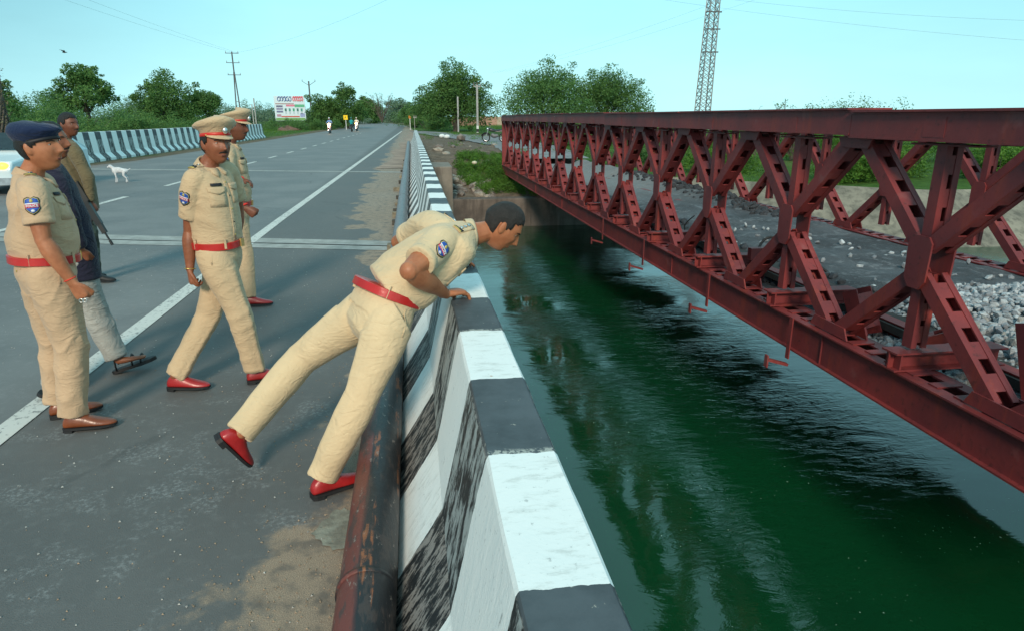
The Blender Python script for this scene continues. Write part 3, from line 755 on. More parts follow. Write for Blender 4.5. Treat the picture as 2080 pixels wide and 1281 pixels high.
MB().box((4.50, 8.20, -.12), (4.82, 8.30, .04)).build('lamp_box', M_red, lb_); MB().ball((4.79, 8.19, -.02), (.012, .010, .028)).build('lamp_glass', emis('red_lamp', (1, .10, .03), 2.5), lb_)
# ================================================================ VEGETATION
def leafmat(name, c, c2, sc=.9):
    t = NT(name); n = t.noise(sc, 4, .6); f = t.noise(sc*9, 2)
    col = t.mix(t.step(n, .35, .65), c, c2); col = t.mix(t.math('MULTIPLY', t.step(f, .5, .75), .5), col, tuple(min(1, q*1.7) for q in c))
    t.done(col, .6, 0, .25); tr = t.n.new('ShaderNodeBsdfTranslucent'); t.L(col, tr.inputs[0]); ad = t.n.new('ShaderNodeMixShader'); ad.inputs[0].default_value = .32
    t.L(t.b.outputs[0], ad.inputs[1]); t.L(tr.outputs[0], ad.inputs[2]); t.L(ad.outputs[0], t.n['Material Output'].inputs[0]); return t.m
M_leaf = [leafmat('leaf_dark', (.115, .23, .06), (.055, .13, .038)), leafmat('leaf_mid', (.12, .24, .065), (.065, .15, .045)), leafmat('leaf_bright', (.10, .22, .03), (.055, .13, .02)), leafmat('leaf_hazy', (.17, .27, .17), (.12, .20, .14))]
M_bark = basic('bark', (.10, .085, .07), .95, .4, 6, .8, 20)
def leaves(centers, radii, n, size, seed, up=.3, narrow=.45):
    n = int(n*1.35); size = size*.82
    rs = np.random.RandomState(seed); C = np.array(centers); R = np.array(radii); w = (R.prod(1))**(2/3.); ci = rs.choice(len(C), n, p=w/w.sum())
    d = rs.normal(size=(n, 3)); d /= np.linalg.norm(d, axis=1)[:, None]; rr = rs.rand(n)**.42
    p = C[ci]+d*rr[:, None]*R[ci]
    a = rs.normal(size=(n, 3)); a[:, 2] = a[:, 2]*.7; a /= np.linalg.norm(a, axis=1)[:, None]
    b = np.cross(a, rs.normal(size=(n, 3))); b /= np.linalg.norm(b, axis=1)[:, None]
    s = size*(.6+.8*rs.rand(n))[:, None]
    v = np.stack([p-a*s, p+b*s*narrow, p+a*s, p-b*s*narrow], 1).reshape(-1, 3)
    me = bpy.data.meshes.new('crown'); me.vertices.add(len(v)); me.vertices.foreach_set('co', v.ravel()); me.loops.add(4*n); me.polygons.add(n)
    me.loops.foreach_set('vertex_index', np.arange(4*n)); me.polygons.foreach_set('loop_start', np.arange(0, 4*n, 4)); me.polygons.foreach_set('loop_total', np.full(n, 4)); me.update(calc_edges=True); return me
def tree(base, h, w, label, seed, mat=0, n=14000, leaf=.16, trunk_h=.3, trunk_r=.22, cl=16, name='broadleaf_tree', group=None, flat=.8, lean=0, cr=.26, sparse=1.):
    rs = random.Random(seed); t_ = thing(name, base, label, 'tree', group); bx, by, bz = base
    mb = MB(); th_ = h*trunk_h; top = V((bx+lean, by, bz+h*.72)); fork = V((bx+lean*.4, by, bz+th_))
    mb.tube([V(base)-V((0, 0, .4)), V(base)+V((0, 0, th_*.4)), fork, fork.lerp(top, .6)], [trunk_r*1.3, trunk_r, trunk_r*.8, trunk_r*.4], n=9)
    cs = []; rd = []
    for i in range(cl):
        a = 2*math.pi*i*.382*1.0; e = rs.random(); r = w*.5*(.25+.55*math.sqrt(rs.random())); zc = bz+h*(trunk_h+.10+(1-trunk_h-.22)*e); sh = math.sin(math.pi*min(.95, .25+e*.75))
        c = V((bx+lean+math.cos(a)*r*sh*1.1, by+math.sin(a)*r*sh, zc)); q = w*cr*rs.uniform(.7, 1.2); cs.append(c); rd.append((q, q, q*flat))
        if i % 2 == 0: mb.tube([fork, fork.lerp(c, .5)+V((0, 0, .1*h*rs.random())), c], [trunk_r*.5, trunk_r*.28, trunk_r*.1], n=6, sub=3)
    mb.build('trunk', M_bark, t_, True)
    # small satellite tufts break the outline
    for i in range(cl*3):
        c = rs.choice(cs[:cl]); q = w*cr; d = V((rs.gauss(0, 1), rs.gauss(0, 1), rs.gauss(0, .8))).normalized()*q*1.05; cs.append(c+d); rr = q*rs.uniform(.18, .38)*sparse; rd.append((rr, rr, rr*.8))
    me = leaves([tuple(c-V(base)) for c in cs], rd, n, leaf, seed); o = link('crown', me, M_leaf[mat], t_)
    return t_
T = tree
T((5.7, 88, -.1), 7.4, 9.4, 'large dark spreading tree by the road right of the parapet end, poles in front', 1, 0, 26000, .15, .22, .38, 20)
T((15.8, 76, -.3), 6.5, 9.4, 'broad dark tree rising behind the far end of the steel bridge, left of a pair', 2, 1, 20000, .14, .12, .3, 18, cr=.30, sparse=1)
T((22.4, 77, -.3), 6.5, 8.6, 'broad dark tree with a ragged right side, behind the steel bridge, right of a pair', 3, 0, 19000, .14, .12, .3, 18, cr=.29)
T((-25.9, 60, -.1), 6.1, 5.2, 'small open-crowned tree standing above the scrub at the left, sky showing through', 4, 0, 9000, .13, .34, .2, 15, cr=.19)
T((-25.0, 75, -.1), 6.6, 5.6, 'dark dense tree with a pointed top behind the far left barrier', 5, 0, 15000, .13, .1, .3, 15, cr=.26)
T((-21.6, 77, -.1), 4.6, 4.2, 'lower green tree leaning against the dark pointed tree behind the left barrier', 6, 1, 8000, .13, .12, .2, 11, cr=.28)
T((-13.6, 112, -.1), 6.0, 5.2, 'dark tree directly right of the billboard', 7, 0, 11000, .16, .08, .25, 14, cr=.30)
T((-9.9, 110, -.1), 6.5, 4.8, 'tall dark tree at the left verge behind the approaching motorcycles', 8, 0, 11000, .16, .08, .25, 14, cr=.30)
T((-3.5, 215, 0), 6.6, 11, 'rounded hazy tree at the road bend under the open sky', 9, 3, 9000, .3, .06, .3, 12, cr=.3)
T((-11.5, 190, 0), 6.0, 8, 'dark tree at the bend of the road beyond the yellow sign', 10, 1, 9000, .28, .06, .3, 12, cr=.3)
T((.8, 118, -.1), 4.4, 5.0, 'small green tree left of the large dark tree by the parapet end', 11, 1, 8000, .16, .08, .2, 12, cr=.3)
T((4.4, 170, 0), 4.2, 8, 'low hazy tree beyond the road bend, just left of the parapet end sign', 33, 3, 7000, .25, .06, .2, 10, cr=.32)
T((-24.6, 44, -.1), 4.3, 3.4, 'leafy tree at the far left edge behind the bare trunk', 12, 0, 9000, .12, .1, .2, 12, cr=.3)
# wiry bare shrub tops over the bend and over the bridge chord
def twiggy(base, h, w, label, seed, leafn=500):
    rs = random.Random(seed); t_ = thing('twiggy_shrub', base, label, 'shrub'); mb = MB(); tips = []
    for i in range(16):
        a = rs.uniform(0, 6.28); d = V((math.cos(a)*w*.5*rs.random(), math.sin(a)*w*.3, h*rs.uniform(.7, 1))); p = V(base)+d; mb.tube([base, V(base)+d*.5+V((rs.gauss(0, .1), 0, .1)), p], [.05*h/3, .03*h/3, .012*h/3], n=5); tips.append(p)
        for j in range(4):
            q = V(base)+d*rs.uniform(.5, .95); e = q+V((rs.gauss(0, .15*w), rs.gauss(0, .1), rs.uniform(.05, .2)*h)); mb.tube([q, e], [.02*h/3, .008*h/3], n=4, sub=1); tips.append(e)
    mb.build('stems', M_bark, t_); me = leaves([tuple(p-V(base)) for p in tips], [(h*.06,)*3]*len(tips), leafn, h*.02, seed); link('crown', me, M_leaf[1], t_)
twiggy((-6.8, 165, .5), 6.2, 8, 'thin bare-branched shrub showing against the sky above the road bend', 50)
twiggy((24, 40, -.9), 3.6, 3.2, 'thin thorny shrub whose twigs show above the top chord at the right', 51)
twiggy((21.4, 40, -.9), 3.0, 1.4, 'small twig of thorn showing above the top chord, left of the larger one', 52, 200)
# bushes
def bush(base, h, w, label, seed, mat=1, n=5000, leaf=.09, group=None, d=None, name='bush', narrow=.35):
    rs = random.Random(seed); cs = []; rd = []
    for i in range(13):
        cs.append((rs.uniform(-.4, .4)*w, rs.uniform(-.4, .4)*(d or w), h*rs.uniform(.15, .72))); q = rs.uniform(.16, .30); rd.append((w*q, (d or w)*q, h*rs.uniform(.2, .34)))
    for i in range(26):
        c = rs.choice(cs[:13]); cs.append((c[0]+rs.gauss(0, .17)*w, c[1]+rs.gauss(0, .15)*(d or w), min(h*1.02, c[2]+h*rs.uniform(.0, .34)))); q = rs.uniform(.04, .09); rd.append((w*q, w*q, w*q*1.2))
    t_ = thing(name, base, label, 'bush', group); me = leaves(cs, rd, n, leaf, seed, narrow=narrow); link('crown', me, M_leaf[mat], t_)
    mb = MB()
    for i in range(6): a = rs.uniform(0, 6.28); mb.tube([V(base)-V((0, 0, .1)), V(base)+V((math.cos(a)*w*.12, math.sin(a)*w*.12, h*.3)), V(base)+V((math.cos(a)*w*.3, math.sin(a)*w*.3, h*.65))], [.05, .03, .012], n=5)
    mb.build('stems', M_bark, t_); return t_
SCR = ((-20.5, 36, 2.5, 6), (-17.4, 35, 2.0, 4.2), (-23.5, 46, 3.3, 7), (-19.2, 43, 2.7, 6), (-16.6, 46, 1.9, 4), (-27, 52, 3.5, 8), (-17.6, 37.5, 1.9, 4.4), (-22.6, 62, 2.2, 6), (-19.6, 66, 2.0, 6), (-33, 62, 3.4, 9), (-16.8, 60, 1.5, 4)); od = order_x(SCR)
for i, (x, y, h, w) in enumerate(SCR):
    bush((x, y, -.15), h, w, 'dark feathery thorn scrub behind the striped left barrier, %s clump from the left' % od[i], 60+i, 1 if i % 2 else 0, 9000, .085, 'thorn scrub behind the left barrier', narrow=.3)
FTL = ((-52, 150, 7, 22), (-38, 170, 6.5, 20), (-28, 150, 5.2, 14), (-21, 140, 4.2, 10), (-60, 120, 7, 20), (-17.5, 175, 5.5, 12), (-44, 130, 6, 16)); od = order_x(FTL)
for i, (x, y, h, w) in enumerate(FTL):
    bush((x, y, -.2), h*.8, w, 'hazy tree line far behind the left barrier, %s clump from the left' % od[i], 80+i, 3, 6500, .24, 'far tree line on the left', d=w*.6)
RSB = ((2.2, 108, 2.6, 6), (-.2, 128, 3.0, 6), (3.6, 98, 1.7, 4), (-12.4, 100, 1.6, 4), (-15.5, 98, 1.3, 5), (-18.6, 102, 1.5, 6), (-13.6, 122, 1.6, 4)); od = order_x(RSB)
for i, (x, y, h, w) in enumerate(RSB):
    bush((x, y, -.15), h, w, 'low green roadside bush near the road bend, %s from the left' % od[i], 100+i, 1, 4500, .10, 'roadside bushes by the bend')
FBB = ((19, 27, 1.5, 3), (22.5, 28, 1.9, 4), (25.5, 26, 1.8, 3.5), (29, 29, 2.2, 5), (15.5, 33, 1.6, 4), (26, 40, 2.6, 7), (34, 38, 2.6, 7), (18, 46, 2.3, 7), (40, 60, 3, 12), (28, 62, 3.0, 12), (17, 66, 2.4, 9), (13, 40, 1.4, 4), (56, 80, 4, 18)); od = order_x(FBB)
for i, (x, y, h, w) in enumerate(FBB):
    bush((x, y, float(terr(np.array([x*1.]), np.array([y*1.]))[0])-.1), h, w, 'bright green bush on the far bank seen through the trusses, %s from the left' % od[i], 120+i, 2 if i < 8 else 1, 6500, .085 if y < 50 else .16, 'green bushes on the far bank')
# weeds on the bank of the old abutment
rs = random.Random(3); cs = []; rd = []
for i in range(230):
    u = rs.random(); x = 1.9+rs.random()*3.8+rs.gauss(0, .15); y = 26.6+rs.random()*7.5
    if x < 2.4+(y-28)*-.1 and y > 30: x += .8
    if (x < 2.7 and y < 28): continue
    if rs.random() < .35 and y > 31: continue
    z = float(terr(np.array([x]), np.array([y]))[0]); cs.append((x, y, z+.15)); rd.append((rs.uniform(.16, .38), rs.uniform(.16, .4), rs.uniform(.14, .34)))
o = link('weeds', leaves(cs, rd, 46000, .055, 9, narrow=.22), M_leaf[2]); tag(o, 'lush bright green weeds on the bank above the old abutment', 'weeds', kind='stuff')
cs = []; rd = []
for i in range(420):
    x = rs.choice([rs.uniform(-34, -13.8), rs.uniform(8.5, 34), rs.uniform(.8, 9)]); y = rs.uniform(26, 74)
    if .5 < x < 9 and y < 60 and rs.random() < .8: continue
    z = float(terr(np.array([x]), np.array([y]))[0])
    if x > 8 and y < yb(x)+4: continue
    cs.append((x, y, z+.06)); rd.append((rs.uniform(.3, .9), rs.uniform(.3, .9), rs.uniform(.08, .26)))
o = link('grass', leaves(cs, rd, 42000, .07, 10, narrow=.18), M_leaf[2]); tag(o, 'rough tufts of green grass and weeds on the level ground', 'grass', kind='stuff')
# low grass verge right of the bend
cs = [(rs.uniform(1.5, 60), rs.uniform(86, 150), 0) for k in range(400)]+[(rs.uniform(-26, -12.8)-(0 if k % 2 else 4), rs.uniform(64, 130), -.05) for k in range(300)]
o = link('verge_grass', leaves(cs, [(2.2, 2.2, .22)]*len(cs), 30000, .12, 12, narrow=.2), M_leaf[2]); tag(o, 'green crop and verge grass in the fields beyond the canal', 'grass', kind='stuff')

# ================================================================ BACKGROUND OBJECTS
M_pole = basic('cement_pole', (.36, .37, .37), .85); M_poled = basic('dark_pole', (.10, .105, .11), .8); M_black = basic('black_paint', (.02, .02, .022), .6); M_whitep = basic('white_paint', (.72, .76, .76), .6)
M_ins = basic('insulator', (.2, .16, .14), .4)
def pole(loc, h, arms, label, mat, wd=1.6, r=.13, vee=False, name='power_pole', legs=False, band=False):
    t_ = thing(name, loc, label, 'pole'); x, y, z = loc; mb = MB()
    if legs:
        for s in (-1, 1): mb.bar((x+s*.55, y, z-.3), (x+s*.05, y, z+h*.74), .20, .20)
        mb.bar((x-.3, y, z+h*.34), (x+.3, y, z+h*.34), .1, .1); mb.bar((x, y, z+h*.7), (x, y, z+h), .22, .22)
    else: mb.bar((x, y, z-.3), (x, y, z+h), r*2, r*2)
    mb.build('post', mat, t_)
    for a in arms:
        q = MB()
        if vee:
            for s in (-1, 1): q.bar((x, y, z+h*a), (x+s*wd/2, y, z+h*a+wd*.32), .09, .09)
        else: q.bar((x-wd/2, y, z+h*a), (x+wd/2, y, z+h*a), .12, .12)
        q.build('crossarm', mat, t_)
        for s in (-1, 0, 1):
            if s == 0 and vee: continue
            MB().tube([(x+s*wd*.46, y, z+h*a+(wd*.32 if vee else .06)), (x+s*wd*.46, y, z+h*a+(wd*.32 if vee else .06)+.32)], [.06, .04], n=8, sub=1).build('insulator', M_ins, t_)
    if band:
        for i in range(3): MB().box((x-r-.01, y-r-.01, z+.35*i), (x+r+.01, y+r+.01, z+.35*i+.34)).build('painted_band', M_black if i % 2 else M_whitep, t_)
    return t_
pole((-35.6, 150, -.2), 14.6, (.70, .86, .985), 'tall twin-legged power pole with three crossarms left of the billboard', M_poled, 2.6, legs=True)
pole((-22.3, 160, 0), 9.4, (.90,), 'power pole with a V-shaped crossarm rising behind the dark trees right of the billboard', M_poled, 3.0, .14, vee=True)
pole((7.7, 80, -.3), 5.6, (.97,), 'pale cement pole with a black and white painted foot in front of the green field', M_pole, .8, .11, band=True)
pole((5.7, 84, -.2), 4.3, (), 'plain cement pole against the trunk of the large dark tree', M_pole, .5, .09)
for i, (px, py0, py1, Yd) in enumerate(((432, 195, 250, 140), (440, 215, 250, 150), (520, 200, 245, 130), (515, 212, 245, 145))):
    p = onY(px, py1, Yd); q = onY(px, py0, Yd); pole((p.x, Yd, -.1), q.z+.1, (), ['slim pale post behind the two capped officers', 'slim shorter pale post behind the two capped officers', 'slim pale post just left of the billboard', 'thin low post beside the one left of the billboard'][i], M_pole, r=.09, name='lamp_post')
# lattice mast, right
ms = thing('lattice_mast', (26.7, 60, -.8), 'tall slim steel lattice mast leaning slightly right above the bridge', 'mast'); M_galv = basic('galvanised_steel', (.30, .31, .31), .5, .3, 3, metal=.3)
def mastp(z, s, t_): w = .56-.012*(z); return V((26.55+.022*z+s*w, 60+t_*w, z))
legs_ = []
for s in (-1, 1):
    for t_ in (-1, 1): MB().bar(mastp(-.8, s, t_), mastp(19, s, t_), .085, .085).build('leg', M_galv, ms)
z = -.6; i = 0
while z < 18.5:
    q = MB(); z2 = z+.62
    for a, b in (((-1, -1), (1, -1)), ((1, -1), (1, 1)), ((1, 1), (-1, 1)), ((-1, 1), (-1, -1))):
        if i % 2: a, b = b, a
        q.bar(mastp(z, *a), mastp(z2, *b), .045, .045); q.bar(mastp(z, *b), mastp(z2, *a), .045, .045)
    q.build('lattice_brace', M_galv, ms); z = z2; i += 1
for z in (7.3, 9.2, 10.6):
    q = MB(); a = mastp(z, -1, -1); q.bar(a-V((.25, 0, 0)), mastp(z, 1, -1)+V((.25, 0, 0)), .10, .10); q.build('crossarm', M_poled, ms)
# bare trunk / lattice post wrapped in creeper at the far left edge
tr = thing('creeper_covered_post', (-14.3, 26.5, -.1), 'tall post wrapped in dry brown creeper at the left edge of the view', 'post')
mb = MB(); mb.tube([(-14.35, 26.5, -.3), (-14.3, 26.5, 2), (-14.1, 26.5, 4.6), (-14.0, 26.5, 6)], [.20, .17, .12, .1], n=9); mb.build('post', basic('dry_creeper', (.13, .11, .085), .95, .5, 8, .9, 15), tr, True)
rs = random.Random(5)
for k in range(12):
    a = rs.uniform(0, 6.28); q = MB(); q.tube([(-14.35+math.cos(a+z_*1.3)*(.25-.02*z_), 26.5+math.sin(a+z_*1.3)*(.25-.02*z_), z_) for z_ in np.arange(-.1, 5, .5)], [rs.uniform(.02, .05)]*11, n=5, sub=2); q.build('creeper_stem', M_bark, tr, True)
link('creeper_leaves', leaves([(0, 0, z_) for z_ in np.arange(.5, 3.6, .3)], [(.34, .34, .3)]*11, 900, .06, 77), basic('dry_leaf', (.12, .115, .06), .9), tr)
# billboard
bb = thing('billboard', (-20.2, 120, 1.2), 'white printed roadside billboard on posts with green foot band', 'billboard')
W0, W1, Z0, Z1 = -22.65, -17.66, 1.15, 5.1
MB().box((W0, 120, Z0), (W1, 120.15, Z1)).build('panel', basic('billboard_white', (.62, .74, .82), .6, .1), bb)
for x in (W0+.6, W1-.6): MB().box((x-.1, 120.16, -.2), (x+.1, 120.36, Z1)).build('post', M_poled, bb)
def bbp(x0, x1, z0, z1, c, nm='printed_block'): MB().box((W0+(W1-W0)*x0, 119.975, Z0+(Z1-Z0)*z0), (W0+(W1-W0)*x1, 119.995, Z0+(Z1-Z0)*z1)).build(nm, basic('print', c, .6, .15, 3), bb)
def word(x0, x1, z0, z1, c, seed):                    # rounded Telugu-like headline strokes, unreadable at this distance as in the photo
    rs = random.Random(seed); n = 5; mb = MB()
    for i in range(n):
        cx = W0+(W1-W0)*(x0+(x1-x0)*(i+.5)/n); cz = Z0+(Z1-Z0)*(z0+z1)/2; r = (W1-W0)*(x1-x0)/n*.46; rz = (Z1-Z0)*(z1-z0)*.42; pts = []
        a0 = rs.uniform(0, 6)
        for k in range(10): a = a0+k*.58; pts.append((cx+math.cos(a)*r, 119.96, cz+math.sin(a)*rz))
        mb.tube(pts, [.06]*10, n=5, sub=2); mb.bar((cx-r*.5, 119.96, cz+rz), (cx+r*.8, 119.96, cz+rz*1.35), .1, .1)
    mb.build('headline_letters', basic('ink', c, .6, .1), bb)
word(.12, .57, .78, .97, (.06, .14, .34), 1); word(.62, .95, .78, .98, (.75, .06, .10), 2)
bbp(.04, .64, .67, .70, (.30, .12, .10)); bbp(.38, .66, .58, .65, (.70, .20, .30)); bbp(.66, .98, .55, .66, (.10, .42, .25)); bbp(.06, .27, .55, .62, (.12, .12, .22)); bbp(.06, .27, .44, .52, (.25, .25, .40)); bbp(.06, .27, .33, .40, (.14, .16, .30)); bbp(.06, .2, .16, .26, (.45, .25, .35)); bbp(.2, .8, .14, .19, (.55, .10, .06)); bbp(.82, .97, .15, .3, (.3, .35, .6)); bbp(.02, .98, .01, .11, (.16, .36, .12), 'green_band')
for i in range(5):
    x = .33+i*.13; bbp(x, x+.06, .38, .50, [(.04, .16, .14), (.06, .3, .25), (.05, .35, .2)][i % 3], 'portrait_patch'); bbp(x+.01, x+.05, .27, .37, (.45, .55, .62), 'portrait_patch')
# yellow warning signs
def sign(loc, h, c, label, s=.42):
    t_ = thing('warning_sign', loc, label, 'road sign'); x, y, z = loc
    MB().box((x-.04, y, z-.2), (x+.04, y+.06, z+h)).build('post', M_whitep, t_); MB().obox((x, y-.03, z+h), (s*.72, 0, s*.0), (0, .02, 0), (0, 0, s*.78)).build('panel', basic('sign_yellow', c, .5, .05), t_)
    MB().obox((x-.05, y-.06, z+h), (s*.12, 0, s*.3), (0, .008, 0), (-.05, 0, .02)).build('symbol', M_black, t_)
sign((-9.25, 100, -.05), 1.72, (1.0, .62, .0), 'bright yellow warning sign on a post at the left verge of the bend', .40)
sign((-.18, 98, 0), 1.72, (.95, .30, .02), 'small orange warning sign left of the parapet end', .22)
bd = thing('direction_board', (.45, 97, 0), 'small grey sign board on a thin post at the far end of the parapet', 'road sign'); MB().box((.42, 97, -.2), (.48, 97.05, 1.8)).build('post', M_pole, bd); MB().box((.15, 96.95, 1.62), (.80, 96.99, 1.95)).build('panel', M_pole, bd)
# compound wall
cw = thing('compound_wall', (20, 150, -.2), 'long low pinkish brick compound wall beyond the green field', 'wall'); Mbw = [basic('pink_wall', (.40, .24, .18), .9, .2, .5), basic('pale_wall', (.42, .33, .25), .9, .2, .5)]
for i in range(12): MB().box((8.8+i*5, 150, -.3), (8.8+i*5+4.96, 150.25, 1.75+.05*(i % 2))).build('wall_bay', Mbw[(i // 2) % 2], cw)
# white sacks & rubble near the path
for i, (px, py, Yd) in enumerate(((898, 278, 60), (908, 280, 58))):
    p = onY(px, py+3, Yd); mb = MB(); mb.ball((p.x, p.y, .14), (.28, .2, .18), 10, 6); o = mb.build('sack', M_whitep, None, True, (p.x, p.y, 0)); tag(o, ['white sack lying on the old approach road, left of two', 'white sack lying on the old approach road, right of two'][i], 'sack')
mb = MB(); p = onY(936, 285, 52); mb.add([(v.x*.45+p.x, v.y*.45+p.y, v.z*.5+.2) for v in vs_[3]], fs_[3]); tag(mb.build('boulder', M_stone[1], None, False, (p.x, p.y, 0)), 'single large grey boulder beside the old approach road', 'stone')
p = onZ(964, 344, -.5); mb = MB(); mb.ball((p.x, p.y, p.z+.28), (.13, .1, .08), 8, 5); tag(mb.build('plastic_bag', basic('bag_cream', (.6, .55, .4), .5), None, True, tuple(p)), 'small pale plastic bag caught in the weeds on the bank', 'bag')
# earth mound left
for i, (x, y, s) in enumerate(((-17.4, 41, 1.6), (-16.6, 96, 1.3))):
    mb = MB(); n = 24
    for j in range(7):
        for k in range(n): a = 6.283*k/n; r = (1-(j/6)**1.4)*s*1.3*(1+.2*math.sin(a*3+j)); mb.v.append((x+math.cos(a)*r, y+math.sin(a)*r, -.1+s*.62*j/6))
    for j in range(6):
        for k in range(n): a = j*n+k; b = j*n+(k+1) % n; mb.f.append((a, b, b+n, a+n))
    tag(mb.build('earth_mound', basic('red_earth', (.17, .10, .075), .95, .3, 3, .8, 8), None, True, (x, y, 0)), ['mound of reddish earth behind the striped left barrier', 'mound of reddish earth on the verge below the billboard'][i], 'mound')
# wires
for i, (a, b, sag) in enumerate((((-60, 30, 24), (-35, 150, 14.2), 1.5), ((-61, 30, 27), (-34.6, 150, 14.3), 1.5), ((-35, 150, 14.2), (26, 60, 26), 3), ((60, 55, 24), (24, 200, 14), 2), ((62, 55, 22.5), (25, 200, 14), 2), ((70, 70, 12), (20, 95, 20), 1), ((72, 68, 9.5), (14, 100, 21), 1))):
    a, b = V(a), V(b); mb = MB(); mb.tube([a.lerp(b, q/12)-V((0, 0, sag*4*(q/12)*(1-q/12))) for q in range(13)], [.010]*13, n=4, sub=1)
    tag(mb.build('power_line', M_black), 'thin dark overhead wire crossing the sky', 'wire', 'overhead wires')
bp = V((-52, 120, 0)); bp = onY(131, 107, 90); mb = MB(); mb.tube([bp+V((-.25, 0, 0)), bp, bp+V((.3, 0, .02))], [.02, .07, .02], n=8)
for s in (-1, 1): mb.add([bp+V((.1, 0, .02)), bp+V((-.12, 0, .02)), bp+V((-.3, s*.3, .28)), bp+V((-.35, s*.62, .2)), bp+V((-.1, s*.4, .25))], [(0, 1, 2, 4), (4, 2, 3)])
tag(mb.build('bird', M_black, None, False, tuple(bp)), 'small dark bird flying in the sky at the upper left', 'bird')
# ================================================================ PEOPLE
def cloth(name, c, bump=.25, fold=None, c2=None, rough=.85):
    t = NT(name); n = t.noise(3, 4, .6); w = t.noise(520, 1); f = t.noise(24, 4, .6, t.co(scale=(1, 1, 2.2)), .8)
    c2 = c2 or tuple(q*.86 for q in c); t.bump(t.math('ADD', t.math('MULTIPLY', f, 1.2), t.math('MULTIPLY', w, .12)), bump, .012)
    g1 = t.noise(7, 3, .5, t.co(scale=(1, 1, 1.8), rot=(.3, .5, 0)), 1.6); b2 = t.n.new('ShaderNodeBump'); b2.inputs['Strength'].default_value = min(1, bump*1.7); b2.inputs['Distance'].default_value = .035; t.L(t.math('ABSOLUTE', t.math('SUBTRACT', g1, .5)), b2.inputs['Height'])
    bn = [n_ for n_ in t.n if n_.type == 'BUMP' and n_ != b2][0]; t.L(b2.outputs[0], bn.inputs['Normal'])
    t.b.inputs['Sheen Weight'].default_value = .15; return t.done(t.mix(t.step(n, .3, .7), c, c2), rough, 0, .2)
def skinm(name, c):
    t = NT(name); n = t.noise(14, 4, .6); n2 = t.noise(160, 3, .6); t.bump(t.math('ADD', n2, t.math('MULTIPLY', n, .5)), .18, .003)
    t.b.inputs['Subsurface Weight'].default_value = .12; t.b.inputs['Subsurface Radius'].default_value = (.01, .004, .002); t.b.inputs['Subsurface Scale'].default_value = .5
    return t.done(t.mix(t.step(n, .3, .7), c, (c[0]*.74, c[1]*.66, c[2]*.62)), .48, 0, .4)
K_A = cloth('khaki_drill', (.56, .385, .245)); K_B = cloth('khaki_light', (.58, .425, .265)); K_C = cloth('khaki_pale', (.68, .52, .325)); 
M_hair = basic('black_hair', (.010, .009, .009), .55, .3, 60, .9, 180); M_hairg = basic('short_hair', (.026, .022, .020), .7, .4, 40, .9, 240)
M_redb = basic('red_leather', (.50, .022, .020), .28, .15, 6, .15, 40, spec=.6); M_reds = basic('red_shoe_leather', (.36, .014, .016), .36, .25, 9, .25, 30, spec=.7); M_brs = basic('tan_shoe_leather', (.24, .060, .018), .3, .3, 9, .25, 30, spec=.6)
M_sole = basic('rubber_sole', (.016, .016, .018), .6); M_silver = basic('silver', (.7, .7, .68), .3, .1, metal=.9); M_gold = basic('brass', (.65, .45, .15), .35, .1, metal=.8)
M_eye = basic('eye_white', (.62, .58, .54), .3, .05); M_iris = basic('iris', (.02, .012, .008), .2, 0.1)
M_blue = basic('badge_blue', (.02, .09, .42), .6, .2, 60); M_badgek = basic('badge_black', (.012, .014, .02), .7); M_bred = basic('badge_red', (.6, .03, .06), .6); M_bwhite = basic('badge_white', (.75, .78, .82), .6); M_byel = basic('badge_gold_thread', (.5, .40, .12), .6)
M_bracelet = basic('red_thread', (.75, .03, .02), .6)
SK1 = skinm('skin_warm', (.46, .18, .088)); SK2 = skinm('skin_brown', (.30, .108, .055)); SK3 = skinm('skin_dark', (.19, .068, .038))

